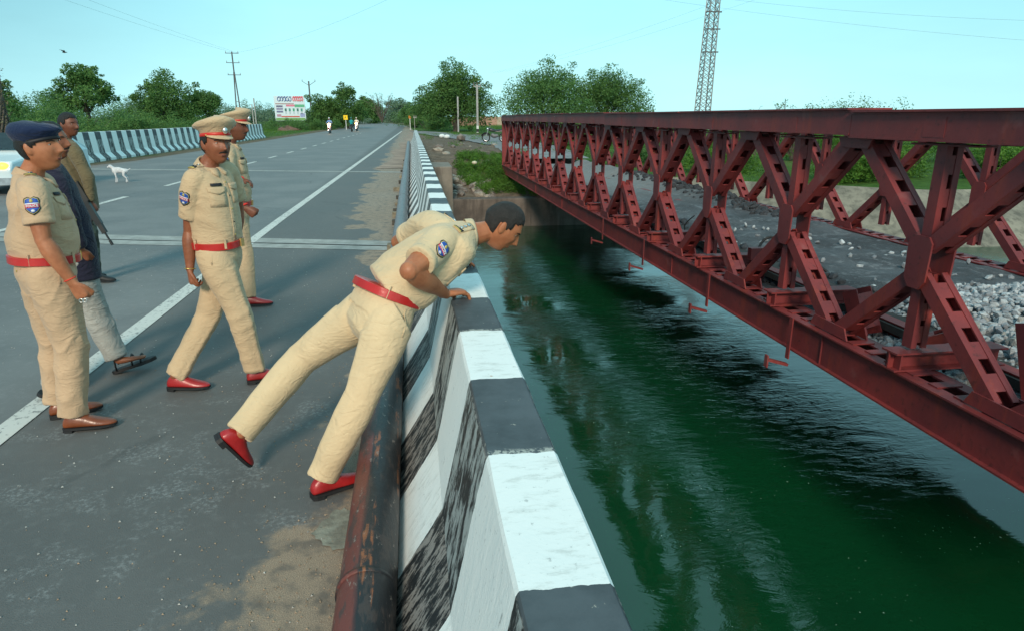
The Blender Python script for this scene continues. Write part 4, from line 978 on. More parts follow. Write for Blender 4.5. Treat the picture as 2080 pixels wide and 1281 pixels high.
def head_pts(n=44, m=36, grow=0.):
    vs = []
    for j in range(1, m):
        a = math.pi*j/m
        for k in range(n):
            b = 2*math.pi*k/n; vs.append((math.sin(a)*math.sin(b), math.sin(a)*math.cos(b), math.cos(a)))
    vs += [(0, 0, 1), (0, 0, -1)]; fs = []
    for j in range(m-2):
        for k in range(n): a = j*n+k; b = j*n+(k+1) % n; fs.append((a, b, b+n, a+n))
    N = len(vs)
    for k in range(n): fs.append((N-2, (k+1) % n, k)); fs.append((N-1, (m-2)*n+k, (m-2)*n+(k+1) % n))
    d = np.array(vs); p = np.sign(d)*np.abs(d)**.92*np.array([.0765, .096, .117]); nr = d.copy()
    x, y, z = p[:, 0].copy(), p[:, 1].copy(), p[:, 2].copy(); t = np.clip(-z/.117, 0, 1)
    front = np.clip(y/.03, 0, 1)
    x *= 1-.34*t**1.6; x *= 1-.10*np.clip(y/.09, 0, 1)
    y = np.where(y < 0, y*(1-.50*t**.9), y); y += .016*t**1.5*front; y = np.where(y > 0, y*(1-.06*np.clip(z/.1, 0, 1)), y)
    y = np.where((y < 0) & (z > 0), y*1.04, y)
    g = lambda x0, z0, sx, sz: np.exp(-((x-x0)/sx)**2-((z-z0)/sz)**2)*front
    ax = np.abs(x); ga = lambda x0, z0, sx, sz: np.exp(-((ax-x0)/sx)**2-((z-z0)/sz)**2)*front
    zr = np.clip((.028-z)/.055, 0, 1); nose = np.exp(-(x/(.008+.006*zr))**2)*np.where(z < -.027, np.exp(-((z+.027)/.007)**2), zr**.8)*(z < .03)
    y = y+front*.033*nose+.009*ga(.013, -.026, .007, .008)+.0065*ga(.026, .034, .026, .010)-.010*ga(.031, .014, .017, .011)+.005*ga(.044, -.014, .017, .016)
    y = y+.0075*g(0, -.049, .021, .0055)+.0085*g(0, -.061, .017, .006)-.005*g(0, -.0548, .020, .0022)-.004*g(0, -.073, .02, .006)+.008*g(0, -.096, .020, .013)-.004*ga(.03, -.05, .012, .016)
    q = np.stack([x, y, z], 1)
    if grow: q = q+nr*grow
    return q, fs
HQ, HF = head_pts()
def oval(mb, M, rings, n=28, capa=True, capb=True):
    """rings: (z, rx, ry, yoff) stacked in a local frame M"""
    vs = []
    for (z, rx, ry, yo) in rings:
        for k in range(n): a = 2*math.pi*k/n; vs.append(M @ V((rx*math.cos(a), yo+ry*math.sin(a), z(math.sin(a), math.cos(a)) if callable(z) else z)))
    fs = [(i*n+k, i*n+(k+1) % n, (i+1)*n+(k+1) % n, (i+1)*n+k) for i in range(len(rings)-1) for k in range(n)]
    if capa: fs.append(tuple(range(n))[::-1])
    if capb: fs.append(tuple((len(rings)-1)*n+k for k in range(n)))
    return mb.add(vs, fs)
def decal(bvh, o, nrm, up, poly, off, th, name, mat, parent, cuts=2, raw=None):
    o, nrm, up = V(o), V(nrm).normalized(), V(up); up = (up-nrm*up.dot(nrm)).normalized(); sd = up.cross(nrm)
    bm = bmesh.new()
    if raw is None:
        f = bm.faces.new([bm.verts.new((x, y, 0)) for x, y in poly]); 
        bmesh.ops.triangulate(bm, faces=[f])
        if cuts: bmesh.ops.subdivide_edges(bm, edges=bm.edges[:], cuts=cuts, use_grid_fill=True)
    else:
        vv = [bm.verts.new((x, y, 0)) for x, y in raw[0]]
        for f in raw[1]:
            try: bm.faces.new([vv[i] for i in f])
            except ValueError: pass
    for v in bm.verts:
        p = o+sd*v.co.x+up*v.co.y; hit = bvh.ray_cast(p+nrm*.10, -nrm, .24)
        q = hit[0] if hit[0] is not None else bvh.find_nearest(p)[0]
        v.co = (q if q is not None else p)+nrm*off
    bmesh.ops.recalc_face_normals(bm, faces=bm.faces)
    if bm.faces and sum((f.normal*f.calc_area() for f in bm.faces), V()).dot(nrm) < 0: bmesh.ops.reverse_faces(bm, faces=bm.faces)
    of = bm.faces[:]; be = [e_ for e_ in bm.edges if len(e_.link_faces) == 1]; dup = {}
    for v in bm.verts[:]:
        if v.link_faces: dup[v] = bm.verts.new(v.co-nrm*th)
    for f in of: bm.faces.new([dup[v] for v in reversed(f.verts)])
    for e_ in be:
        l = e_.link_loops[0]; a_, b_ = l.vert, l.link_loop_next.vert; bm.faces.new((b_, a_, dup[a_], dup[b_]))
    org = ORG(parent)
    for v in bm.verts: v.co -= org
    me = bpy.data.meshes.new(name); bm.to_mesh(me); bm.free(); return link(name, me, mat, parent, True)
def text_raw(s, h):
    cu = bpy.data.curves.new('t', 'FONT'); cu.body = s; cu.size = h; cu.align_x = 'CENTER'; cu.align_y = 'CENTER'; cu.resolution_u = 2; cu.offset = h*.03
    ob = bpy.data.objects.new('t', cu); COL.objects.link(ob); dg = bpy.context.evaluated_depsgraph_get(); dg.update(); me = bpy.data.meshes.new_from_object(ob.evaluated_get(dg))
    r = ([(v.co.x, v.co.y) for v in me.vertices], [tuple(p.vertices) for p in me.polygons]); bpy.data.objects.remove(ob); bpy.data.curves.remove(cu); return r
TXT = {}
SHIELD = [(-.032, .036), (-.014, .044), (0, .036), (.014, .044), (.032, .036), (.036, .020), (.030, .004), (.034, -.018), (.022, -.036), (0, -.050), (-.022, -.036), (-.034, -.018), (-.030, .004), (-.036, .020)]
def shield_badge(bvh, o, nrm, up, parent, s=1.0):
    S = lambda k: [(x*k*s, y*k*s) for x, y in SHIELD]
    b = decal(bvh, o, nrm, up, S(1.0), .004, .004, 'sleeve_badge', M_badgek, parent)
    decal(bvh, o, nrm, up, S(.90), .0052, .002, 'badge_trim', M_byel, b); decal(bvh, o, nrm, up, S(.82), .0062, .002, 'badge_field', M_blue, b)
    decal(bvh, o, nrm, up, [(x*s, y*s) for x, y in ((-.030, .006), (.030, .006), (.030, .011), (-.030, .011))], .0072, .001, 'badge_band', M_bwhite, b)
    decal(bvh, o, nrm, up, [(x*s, y*s) for x, y in ((-.031, -.013), (.031, -.013), (.031, .005), (-.031, .005))], .0072, .001, 'badge_band', M_bred, b)
    if 'P' not in TXT: TXT['P'] = text_raw('POLICE', 1.0)
    r = TXT['P']; h = .0165*s; oo = V(o)+V(up).normalized()*(-.004*s)
    decal(bvh, oo, nrm, up, None, .0084, .0012, 'badge_lettering', M_bwhite, b, raw=([(x*h, y*h) for x, y in r[0]], r[1]))
    decal(bvh, V(o)+V(up).normalized()*.022*s, nrm, up, [(.008*s*math.cos(a), .009*s*math.sin(a)) for a in np.arange(0, 6.2, .8)], .0074, .001, 'badge_crest', M_byel, b, cuts=0)
    decal(bvh, V(o)-V(up).normalized()*.028*s, nrm, up, [(.009*s*math.cos(a), .007*s*math.sin(a)) for a in np.arange(0, 6.2, .8)], .0074, .001, 'badge_crest', M_bwhite, b, cuts=0)
def folds(me, org, spots, base=.0022, seed=0, freq=22., warp=3.6):
    c = getco(me)+np.array(org); n = getno(me); disp = np.zeros(len(c))
    amp = base
    for (p, ax, r, A) in spots:
        p = np.array(p); ax = np.array(ax)/np.linalg.norm(ax); d = c-p; w = np.exp(-(d**2).sum(1)/r**2)
        e1 = np.cross(ax, [.3, .9, .2]); e1 /= np.linalg.norm(e1); e2 = np.cross(ax, e1)
        sg_ = math.sin(seed*3.7+p[0]*91+p[2]*57); q = np.stack([d@ax*freq*.8+d@e1*freq*.42*sg_+d@e2*freq*.3*math.cos(p[2]*83+seed), d@e1*4.5, d@e2*4.5], 1); q[:, 0] += warp*(vnoise(q*np.array([.22, .7, .7])+seed, 5)-.5)*1.6
        v = vnoise(q+seed*7.3, 2+seed); rdg = 1-np.abs(2*v-1); disp += A*w*(rdg**1.8-.35)
    q = c*7; disp += base*2*(fbm(q, 3, seed)-.5)
    setco(me, getco(me)+n*disp[:, None]); me.shade_smooth()
def press(me, org, legs, fr, A=.0085):
    c = getco(me)+np.array(org); n = getno(me); best = np.full(len(c), 9.); disp = np.zeros(len(c))
    for (h, k, en) in legs:
        for a, b in ((h.lerp(k, .25), k), (k, en)):
            a_, b_ = np.array(a), np.array(b); ab = b_-a_; L2 = ab@ab; t = ((c-a_)@ab)/L2; tc_ = np.clip(t, 0, 1); p = a_+tc_[:, None]*ab; r = c-p; dist = np.linalg.norm(r, axis=1)+1e-6
            f = np.array(fr)-ab*(np.array(fr)@ab)/L2; f /= np.linalg.norm(f); cs = (r@f)/dist; v = A*np.exp(-((1-np.abs(cs))/.035))
            m = (dist < best); disp = np.where(m, v*((t > -.05) & (t < 1.05)), disp); best = np.where(m, dist, best)
    setco(me, getco(me)+n*disp[:, None]); me.shade_smooth()
def hand(mb, w, d, pn, left, curl=25, spread=1.0, s=1.0, thumb=.6, wide=0):
    """w wrist, d finger direction, pn palm normal (out of the palm)"""
    w, d = V(w), V(d).normalized(); pn = V(pn); pn = (pn-d*pn.dot(d)).normalized(); sd = d.cross(pn)*(-1 if left else 1)   # sd: thumb side
    mb.tube([w-d*.03, w, w+d*.035*s, w+d*.075*s, w+d*.09*s], [(.026, .020), (.027, .019), (.037*s, .017), (.041*s, .015), (.038*s, .012)], side=sd, n=14, sub=2, rnd=.6, sq=2.4)
    for i, (off, L) in enumerate(((.030, .072), (.0105, .080), (-.0095, .075), (-.029, .060))):
        p = w+d*(.082-.004*abs(i-1))*s+sd*off*s; dr = (d+sd*(off*2.2*spread)).normalized(); pts = [p-d*.015]; a = 0; 
        for k, f in enumerate((.45, .31, .24)):
            a += math.radians(curl*(1, 1.15, .8)[k]+i*2.5*(curl > 10)); q = dr*math.cos(a)+pn*math.sin(a); pts.append(pts[-1]+q*L*f*s+(dr*.015 if k == 0 else V()))
        mb.tube(pts, [.0098*s, .0088*s, .0080*s, .0068*s], n=9, sub=3, rnd=1.)
    b = w+d*.018*s+sd*.022*s; td = (d*.75+sd*thumb+pn*.35).normalized(); td2 = (d*.95+sd*thumb*.3+pn*.45).normalized()
    mb.tube([b-td*.012, b+td*.030*s, b+td*.030*s+td2*.030*s, b+td*.030*s+td2*.052*s], [.0145*s, .0125*s, .0105*s, .0085*s], n=9, sub=3, rnd=1.)
def shoe(parent, heel, toe_dir, up, mat, s=1.0, name='shoe', heelh=.028):
    f = V(toe_dir).normalized(); u = V(up); u = (u-f*u.dot(f)).normalized(); r = f.cross(u); H = V(heel)
    st = [(-.004, .022, .050), (.012, .033, .085), (.05, .040, .106), (.09, .042, .100), (.13, .044, .082), (.17, .048, .066), (.21, .047, .052), (.25, .038, .044), (.275, .022, .034), (.284, .008, .024)]
    n = 14; mb = MB()
    def ring(t, hw, h, z0): return [H+f*t*s+r*hw*s*math.copysign(abs(math.cos(a))**.8, math.cos(a))+u*(z0+(h-z0)*abs(math.sin(a))**.85)*s for a in [math.pi*k/(n-1) for k in range(n)]]
    vs = []; 
    for t, hw, h in st: vs += ring(t, hw, h, .016)
    fs = [(i*n+k, i*n+k+1, (i+1)*n+k+1, (i+1)*n+k) for i in range(len(st)-1) for k in range(n-1)]+[(i*n+n-1, i*n, (i+1)*n, (i+1)*n+n-1) for i in range(len(st)-1)]+[tuple(range(n)), tuple((len(st)-1)*n+k for k in range(n))[::-1]]
    mb.add(vs, fs); o = mb.build(name, mat, parent); m = o.modifiers.new('s', 'SUBSURF'); m.levels = m.render_levels = 1; smooth_by(o.data, 50)
    q = MB(); out = [(t, hw) for t, hw, h in st]; pl = [(t, hw*1.06+.001) for t, hw in out]+[(t, -hw*1.06-.001) for t, hw in out[::-1]]
    def slab(pl, z0, z1): N = len(pl); q.add([H+f*t*s+r*w_*s+u*z*s for z in (z0, z1) for t, w_ in pl], [tuple(range(N))[::-1], tuple(N+i for i in range(N))]+[(i, (i+1) % N, (i+1) % N+N, i+N) for i in range(N)])
    slab(pl, .006, .020); slab([p for p in pl if p[0] < .085 and p[0] > -.01], -.010, .008)
    so_ = q.build('sole', M_sole, o)
    l = MB(); 
    for k in range(3): t = .105+.016*k; l.bar(H+f*t*s-r*.014*s+u*(.094-.0085*k)*s, H+f*t*s+r*.014*s+u*(.094-.0085*k)*s, .004, .004)
    l.build('lace', mat, o); return o
def person(J, label, shirt=K_A, trou=K_A, skin=SK2, shoemat=M_reds, face=(1, 0, 0), hup=(0, 0, 1), headgear=None, vox=.005, belt=True, sleeve=.66, build_=1.0, hands=None, feet=None, extra=None, long_sleeve=False, shoes=True, belly=.02, hem=.086, hairmat=None, uniform=True, moust=True, untucked=False, fold=1.6, hs=1.0, seed=0, arch=0., fb=1.0, arm=1.0):
    P = {k: (onY(*v) if not isinstance(v, Vector) else v) for k, v in J.items()}
    for s_ in 'RL':
        ft = feet[s_]; td = V(ft['dir']).normalized(); uu = V(ft.get('up', (0, 0, 1))); uu = (uu-td*uu.dot(td)).normalized(); ft['up'] = tuple(uu); P['a'+s_] = V(ft['heel'])+td*.058+uu*.095
    base = V((P['pel'].x, P['pel'].y, 0)); root = thing('person', tuple(base), label, 'person'); B = build_
    ax = (P['neck']-P['pel']).normalized(); sH = (P['hR']-P['hL']).normalized(); sS = (P['sR']-P['sL']).normalized()
    # every side vector points to the person's right; front = axis x side
    fr = ax.cross(sS).normalized()*1.0
    L = (P['neck']-P['pel']).length
    ctr = lambda t, o=0.: P['pel'].lerp(P['neck'], t)+fr*(o-arch*max(0, math.sin(math.pi*min(1, max(0, t)))))
    wst = P['waist'] if 'waist' in P else ctr(.16)
    hw = max(.155, (P['sR']-P['sL']).length*.5*.92)*B
    # ---------- body (skin) : one continuous surface
    mb = MB(); M = Matrix.Identity(4)
    f = V(face).normalized(); u = V(hup); u = (u-f*u.dot(f)).normalized(); r = f.cross(u)
    HM = Matrix(((r.x, f.x, u.x, P['head'].x), (r.y, f.y, u.y, P['head'].y), (r.z, f.z, u.z, P['head'].z), (0, 0, 0, 1)))
    q = HQ*hs*1.0; mb.add([HM @ V(p) for p in q.tolist()], HF)
    for s in (-1, 1):
        mb.ball(HM @ V((s*.078*hs, -.006*hs, -.004*hs)), V((.010, .019, .032))*hs, 12, 8, HM.to_3x3() @ Matrix.Rotation(s*.35, 3, 'Z') @ Matrix.Rotation(.25, 3, 'X'))
    nb_ = HM @ V((0, -.028*hs, -.055*hs)); nk = P['neck']
    mb.tube([ctr(.93), nk, nk.lerp(nb_, .6), nb_], [(.085*B, .060*B), .058*B, .050*B, .050*hs], side=sS, n=18, sub=3, rnd=False)
    mb.tube([(P['hR']+P['hL'])/2, wst, ctr(.45), ctr(.7), ctr(.88), ctr(.97)], [(.085*B, .065), (.09*B, .065), (.12*B, .08*fb), (.14*B, .085*fb), (.13*B, .075), (.07, .06)], side=sS, n=18, sub=2)
    for s_ in 'RL':
        s, e, w = P['s'+s_], P['e'+s_], P['w'+s_]; fd = (w-e)
        si = fr.cross((e-s).normalized())
        mb.tube([s+(ctr(.85)-s)*.3, s, s.lerp(e, .5), s.lerp(e, .85), e], [.045*B, .049*B, .046*B*arm, .040*B*arm, .036*B*arm], side=fr, n=16, sub=3)
        mb.tube([e, e.lerp(w, .12), e.lerp(w, .32), e.lerp(w, .75), w], [.035*B*arm, .041*B*arm, .044*B*arm, .031*B*arm, (.027*arm, .021*arm)], side=fr, n=16, sub=3); mb.ball(e+((e-s).normalized()*.5-(w-e).normalized()*.5)*.010, .036*B*arm, 14, 10)
        hd = (hands or {}).get(s_, {})
        dd = V(hd.get('d', fd)); pn = V(hd.get('pn', (0, 1, 0) if s_ == 'R' else (0, -1, 0))); hand(mb, w, dd, pn, s_ == 'L', hd.get('curl', 28), hd.get('spread', 1), .98*arm*hd.get('s', 1.), hd.get('thumb', .6))
        h, k, a = P['h'+s_], P['k'+s_], P['a'+s_]
        mb.tube([h, h.lerp(k, .12), h.lerp(k, .5), k, k.lerp(a, .35), a], [.055, .062, .058, .046, .048, .034], n=12, sub=2)
        if not shoes or True:
            ft = (feet or {}).get(s_, {}); hl = V(ft['heel']); td = V(ft['dir']).normalized(); uu = V(ft.get('up', (0, 0, 1))); mb.tube([a, hl+td*.06+uu*.06, hl+td*.14+uu*.04, hl+td*.22+uu*.026], [.032, (.026, .03), (.030, .018), (.030, .012)], side=td.cross(uu), n=10, sub=2)
    me = fuse(mb, vox, 2, .5); c = getco(me)-np.array(base); setco(me, c); bo = link('body', me, skin, root)
    bb_ = BVHTree.FromPolygons([V(v)+base for v in getco(me).tolist()], [tuple(p.vertices) for p in me.polygons])
    # ---------- face
    ys_ = max([p[1] for p in HQ.tolist() if abs(abs(p[0])-.031) < .006 and abs(p[2]-.012) < .007]+[.07])
    for s in (-1, 1):
        e_ = MB(); e_.ball(HM @ V((s*.031*hs, (ys_-.0075)*hs, .0125*hs)), V((.0125, .0105, .0075))*hs, 12, 8, HM.to_3x3()); eo = e_.build('eye', M_eye, bo, True)
        e_ = MB(); e_.ball(HM @ V((s*.031*hs, (ys_+.0005)*hs, .0130*hs)), V((.0056, .0034, .0056))*hs, 10, 6, HM.to_3x3()); e_.build('iris', M_iris, eo, True)
        e_ = MB(); e_.tube([HM @ V((s*(.031+dx)*hs, (ys_+.002-abs(dx)*.35)*hs, (.0185-abs(dx)*.28)*hs)) for dx in (-.014, -.007, 0, .007, .014)], [.0016, .0028, .0032, .0028, .0016], n=7, sub=2); e_.build('eyelid', skin, eo, True)
        decal(bb_, HM @ V((s*.031*hs, .10*hs, .032*hs)), f, u, [(x*hs*s, z*hs) for x, z in ((-.016, -.003), (.002, .002), (.018, -.003), (.016, -.006), (0, -.003), (-.016, -.008))][::(1 if s > 0 else -1)], .002, .003, 'eyebrow', M_hair, bo, 1)
    if moust: decal(bb_, HM @ V((0, .11*hs, -.041*hs)), f, u, [(x*hs, z*hs) for x, z in ((-.030, -.009), (-.022, .001), (-.004, .005), (.004, .005), (.022, .001), (.030, -.009), (.012, -.005), (-.012, -.005))], .004, .006, 'moustache', M_hair, bo, 1)
    decal(bb_, HM @ V((0, .11*hs, -.0615*hs)), f, u, [(x*hs, z*hs) for x, z in ((-.020, .006), (0, .004), (.020, .006), (.012, -.004), (-.012, -.004))], .0008, .002, 'lip', basic('lips', (.17, .05, .04), .5), bo, 1)
    # ---------- hair
    hm = hairmat or M_hair; q = HQ.copy(); x, y, z = q[:, 0], q[:, 1], q[:, 2]
    line = np.where(y > .055, .062, np.where(y > .015, .048-(.055-y)*-.25, np.where(y > -.02, .012, -.060)))
    line = np.where((y > .0) & (y < .03) & (np.abs(x) > .05), -.005, line)
    nrm_ = q/np.linalg.norm(q, axis=1)[:, None]; th = .0055+.006*fbm(q*70, 3, seed)
    th = th*(1 if hm is M_hair else .75)*np.clip((z-line)/.03+.3, .35, 1.3); out = (q+nrm_*th[:, None])*hs; keep = z > line
    mbh = MB(); fsk = [f_ for f_ in HF if all(keep[i] for i in f_)]; used = sorted({i for f_ in fsk for i in f_}); mp = {i: k for k, i in enumerate(used)}; n0 = len(used)
    vo = [HM @ V(out[i].tolist()) for i in used]+[HM @ V((q[i]*hs*.97).tolist()) for i in used]; fo_ = [tuple(mp[i] for i in f_) for f_ in fsk]
    ed = {}
    for f_ in fo_:
        for i in range(len(f_)): a_, b_ = f_[i], f_[(i+1) % len(f_)]; ed[(a_, b_)] = 1
    side_ = [(a_, b_, b_+n0, a_+n0)[::-1] for (a_, b_) in ed if (b_, a_) not in ed]
    mbh.add(vo, fo_+[tuple(i+n0 for i in f_)[::-1] for f_ in fo_]+side_); ho = mbh.build('hair', hm, root, True)
    # ---------- shirt
    mb = MB(); low = -.20 if untucked else .10
    stt = [low, .30, .52, .74, .87, .94, 1.0]
    ra = [((hw+.005)*.93, .128+belly*.4), (hw*.95, .125+belly), (hw*.98, .122+belly*.6), (hw*1.03, .120), (hw*1.00, .098), (hw*.72, .080), (.074, .070)]
    if untucked: ra[0] = (hw*1.08, .145)
    cen = [wst if (i == 0 and not untucked) else ctr(t, (0, belly*.8, belly*.5, .004, 0, -.006, 0)[i]) for i, t in enumerate(stt)]
    if 'waist' in P: cen[0] = wst; cen[1] = ctr(.30, belly*.5).lerp(wst+(cen[3]-wst)*.3, .5)
    mb.tube(cen, [(a_*1.0, b_*B*fb) for a_, b_ in ra], side=[sH, sH.lerp(sS, .3), sH.lerp(sS, .6), sS, sS, sS, sS], n=30, sub=4, rnd=False, rnd2=False, sq=2.25)
    spots = []
    for s_ in 'RL':
        s, e, w = P['s'+s_], P['e'+s_], P['w'+s_]; pts = [s+(ctr(.84)-s)*.50, s+(ctr(.9)-s)*.12, s.lerp(e, .22)]; rr = [(.075*B, .085*B), (.070*B, .072*B), (.068*B, .066*B)]
        if long_sleeve: pts += [s.lerp(e, .6), e, e.lerp(w, .5), e.lerp(w, .93)]; rr += [.060*B, .056*B, .050*B, .042*B]
        else: pts += [s.lerp(e, sleeve*.65), s.lerp(e, sleeve)]; rr += [.066*B, .067*B]
        mb.tube(pts, rr, side=fr, n=22, sub=4, rnd=True, rnd2=False)
        spots.append((s.lerp(e, .25)+(ctr(.8)-s)*.35, (s-e).normalized()*.5+ax*.5+V((.01, 0, 0)), .11, .014*fold)); spots.append((e, (e-s), .10, (.016 if long_sleeve else .007)*fold))
        if long_sleeve: spots.append((e.lerp(w, .8), (w-e), .09, .012*fold))
    spots += [(ctr(.26), ax, .15, .017*fold), (ctr(.5), ax+sS*.6, .16, .010*fold), (ctr(.14), ax, .09, .010*fold)]
    me = fuse(mb, vox*1.25, 4, .6); setco(me, getco(me)-np.array(base)); folds(me, base, spots, .003, seed+1, 14.); sh = link('shirt', me, shirt, root)
    bs = BVHTree.FromPolygons([V(v)+base for v in getco(me).tolist()], [tuple(p.vertices) for p in me.polygons])
    # collar
    mb = MB(); cdir = (nb_-nk).normalized(); R3 = Matrix((sS, cdir.cross(sS).normalized(), cdir)).transposed(); CM = Matrix.Translation(nk-cdir*.004) @ R3.to_4x4()
    oval(mb, CM, [(-.02, .078*B, .082*B, 0), (lambda s__, c__: .016-.012*max(0, s__), .0735*B, .077*B, 0), (lambda s__, c__: .026-.018*max(0, s__), .069*B, .072*B, 0), (lambda s__, c__: .024-.018*max(0, s__), .063*B, .065*B, 0), (0, .06, .06, 0)], 26, False, False); mb.build('collar', shirt, sh, True)
    if not untucked or uniform:
        for s in (-1, 1):
            o_ = nk+fr*.085*B-ax*.035+sS*s*.036; decal(bs, o_, fr+ax*.5+sS*s*.3, ax, [(-.030, .034), (.026, .030), (.022*1, -.014), (s*.008, -.034), (-.026, -.010)], .007, .006, 'collar_point', shirt, sh, 1)
        # button placket
        decal(bs, ctr(.55, .16), fr, ax, [(-.014, -.20*L/.5), (.014, -.20*L/.5), (.014, .20*L/.5), (-.014, .20*L/.5)], .003, .004, 'placket', shirt, sh, 5)
        for k in range(5):
            b_ = decal(bs, ctr(.22+.15*k, .16), fr, ax, [(.005*math.cos(a), .005*math.sin(a)) for a in np.arange(0, 6.2, 1.05)], .006, .003, 'button', M_sole if k % 2 else M_byel, sh, 0)
    if uniform:
        for s in (-1, 1):
            o_ = ctr(.70, .13)+sS*s*hw*.50; pk = decal(bs, o_, fr+sS*s*.25, ax, [(-.052, -.075), (.052, -.075), (.055, .045), (-.055, .045)], .003, .005, 'chest_pocket', shirt, sh, 3)
            decal(bs, o_, fr+sS*s*.25, ax, [(-.057, .020), (0, .002), (.057, .020), (.057, .048), (-.057, .048)], .008, .005, 'pocket_flap', shirt, pk, 2)
        decal(bs, ctr(.70, .13)+sS*hw*.5+ax*.062, fr+sS*.25, ax, [(-.036, -.008), (.036, -.008), (.036, .008), (-.036, .008)], .008, .004, 'name_plate', M_badgek, sh, 2)
        for s_, s in (('R', 1), ('L', -1)):
            sp_ = P['s'+s_]; o_ = sp_.lerp(ctr(.96), .42)+ax*.06; dr = (sp_-ctr(.93)).normalized(); upn = (ax-dr*ax.dot(dr)).normalized()
            ep = decal(bs, o_, upn, dr, [(-.026, -.062), (.026, -.062), (.028, .058), (-.028, .058)], .007, .006, 'shoulder_strap', shirt, sh, 3)
            decal(bs, o_+dr*.046, upn, dr, [(-.027, -.009), (.027, -.009), (.027, .009), (-.027, .009)], .012, .004, 'rank_bar', M_badgek, ep, 1)
            decal(bs, o_+dr*.058, upn, dr, [(-.024, -.004), (.024, -.004), (.024, .004), (-.024, .004)], .013, .004, 'rank_lettering', M_byel, ep, 1)
            for k in range(3): decal(bs, o_+dr*(.022-.026*k), upn, dr, [((.0105 if i % 2 else .005)*math.cos(i*.5236), (.0105 if i % 2 else .005)*math.sin(i*.5236)) for i in range(12)], .013, .004, 'rank_star', M_silver, ep, 0)
        s, e = P['sR'], P['eR']; o_ = s.lerp(e, .30 if not J.get('badge_t') else .3); ad = (s-e).normalized(); nr_ = (sS-ad*sS.dot(ad)).normalized()
        nr_ = (nr_+V((0, -.25, .0))).normalized(); shield_badge(bs, o_+nr_*.07, nr_, ad, sh, 1.0)
    if not long_sleeve:
        for s_ in 'RL':
            s, e = P['s'+s_], P['e'+s_]; mb = MB(); a0, a1 = s.lerp(e, sleeve-.13), s.lerp(e, sleeve+.012)
            mb.tube([a0, a0.lerp(a1, .1), a0.lerp(a1, .9), a1], [.064*B, .0695*B, .0700*B, .066*B], side=fr, n=26, sub=1, rnd=False); mb.build('cuff', shirt, sh, True)
    # ---------- trousers
    mb = MB(); hc = (P['hR']+P['hL'])/2; cr_ = hc-ax*.05
    mb.tube([wst, wst.lerp(hc, .55), hc, cr_-ax*.03], [(hw*.93, .125*B), (hw*1.0, .132*B), (hw*1.02, .132*B), (hw*.80, .105*B)], side=sH, n=28, sub=3, rnd=False, rnd2=.5, sq=2.3)
    sp = []; legs_ = []
    for s_ in 'RL':
        h, k, a = P['h'+s_], P['k'+s_], P['a'+s_]; ft = (feet or {}).get(s_, {}); hl = V(ft['heel']); uu = V(ft.get('up', (0, 0, 1))).normalized(); td = V(ft['dir']).normalized()
        en = hl+td*.055+uu*hem; kd = (k-h).normalized()
        mb.tube([h+ax*.06, h, h.lerp(k, .35), h.lerp(k, .72), k, k.lerp(en, .3), k.lerp(en, .7), en], [(.088*B, .105*B), (.098*B, .112*B), (.094*B, .100*B), (.078*B, .082*B), (.070*B, .074*B), (.068*B, .074*B), (.061*B, .066*B), (.058*B, .066*B)], side=sH, n=22, sub=3, rnd=False, rnd2=False)
        legs_.append((h, k, en)); tf = min(fold, 1.5)*.78; sp += [(k, (a-h), .13, .016*tf), (en+(k-en)*.16, (a-k), .10, .018*tf), (h.lerp(k, .25), (k-h)+sH*.1, .12, .012*tf), (k.lerp(a, .45), (a-k), .12, .006*tf), (h.lerp(k, .6), (k-h)+fr*.12, .13, .004*tf)]
    me = fuse(mb, vox*1.25, 4, .6); setco(me, getco(me)-np.array(base)); folds(me, base, sp, .0025, seed+3, 10.)
    press(me, base, legs_, fr); tr_ = link('trousers', me, trou, root)
    bt = BVHTree.FromPolygons([V(v)+base for v in getco(me).tolist()], [tuple(p.vertices) for p in me.polygons])
    legax = (wst-hc).normalized()
    if not untucked:
        for s in (-1, 1): decal(bt, hc+sH*s*.13*B-fr*.02+legax*.04+fr*.04, sH*s+V((0, 0, 0)), legax+fr*.35*0, [(-.006, -.075), (.004, -.075), (.004, .065), (-.006, .065)], .002, .003, 'pocket_edge', trou, tr_, 3)
        decal(bt, hc+sH*.075*B-fr*.14+legax*.055, -fr+sH*.5, legax, [(-.052, -.003), (.052, -.003), (.052, .004), (-.052, .004)], .003, .003, 'back_pocket', trou, tr_, 3)
        decal(bt, hc+sH*.075*B-fr*.14+legax*.038, -fr+sH*.5, legax, [(.006*math.cos(a), .006*math.sin(a)) for a in np.arange(0, 6.2, 1.05)], .004, .003, 'pocket_button', M_byel, tr_, 0)
    if belt:
        mb = MB(); b0, b1 = wst-legax*.020, wst+legax*.024; rA, rB = hw*.93+.016, (.125+belly*.5)*B+.018
        mb.tube([b0, b0.lerp(b1, .06), b0.lerp(b1, .94), b1], [(rA-.006, rB-.006), (rA, rB), (rA, rB), (rA-.006, rB-.006)], side=sH, n=48, sub=1, rnd=False, sq=2.3)
        bl = mb.build('belt', M_redb, root); smooth_by(bl.data, 40)
        frw = legax.cross(sH).normalized(); c_ = (b0+b1)/2+frw*(rB+.003); MB().obox(c_, sH*.028, legax*.026, frw*.004).build('buckle', M_gold, bl)
        for s in (-1, 1):
            for q_ in (.55, -.5): MB().obox((b0+b1)/2+sH*s*rA*.80+frw*rB*q_*1.15+(sH*s)*.004, frw*.006-sH*s*.003, legax*.031, sH*s*.004+frw*.001).build('belt_loop', trou, tr_)
    # ---------- shoes
    if shoes:
        for s_ in 'RL':
            ft = feet[s_]; shoe(root, ft['heel'], ft['dir'], ft.get('up', (0, 0, 1)), shoemat, .97)
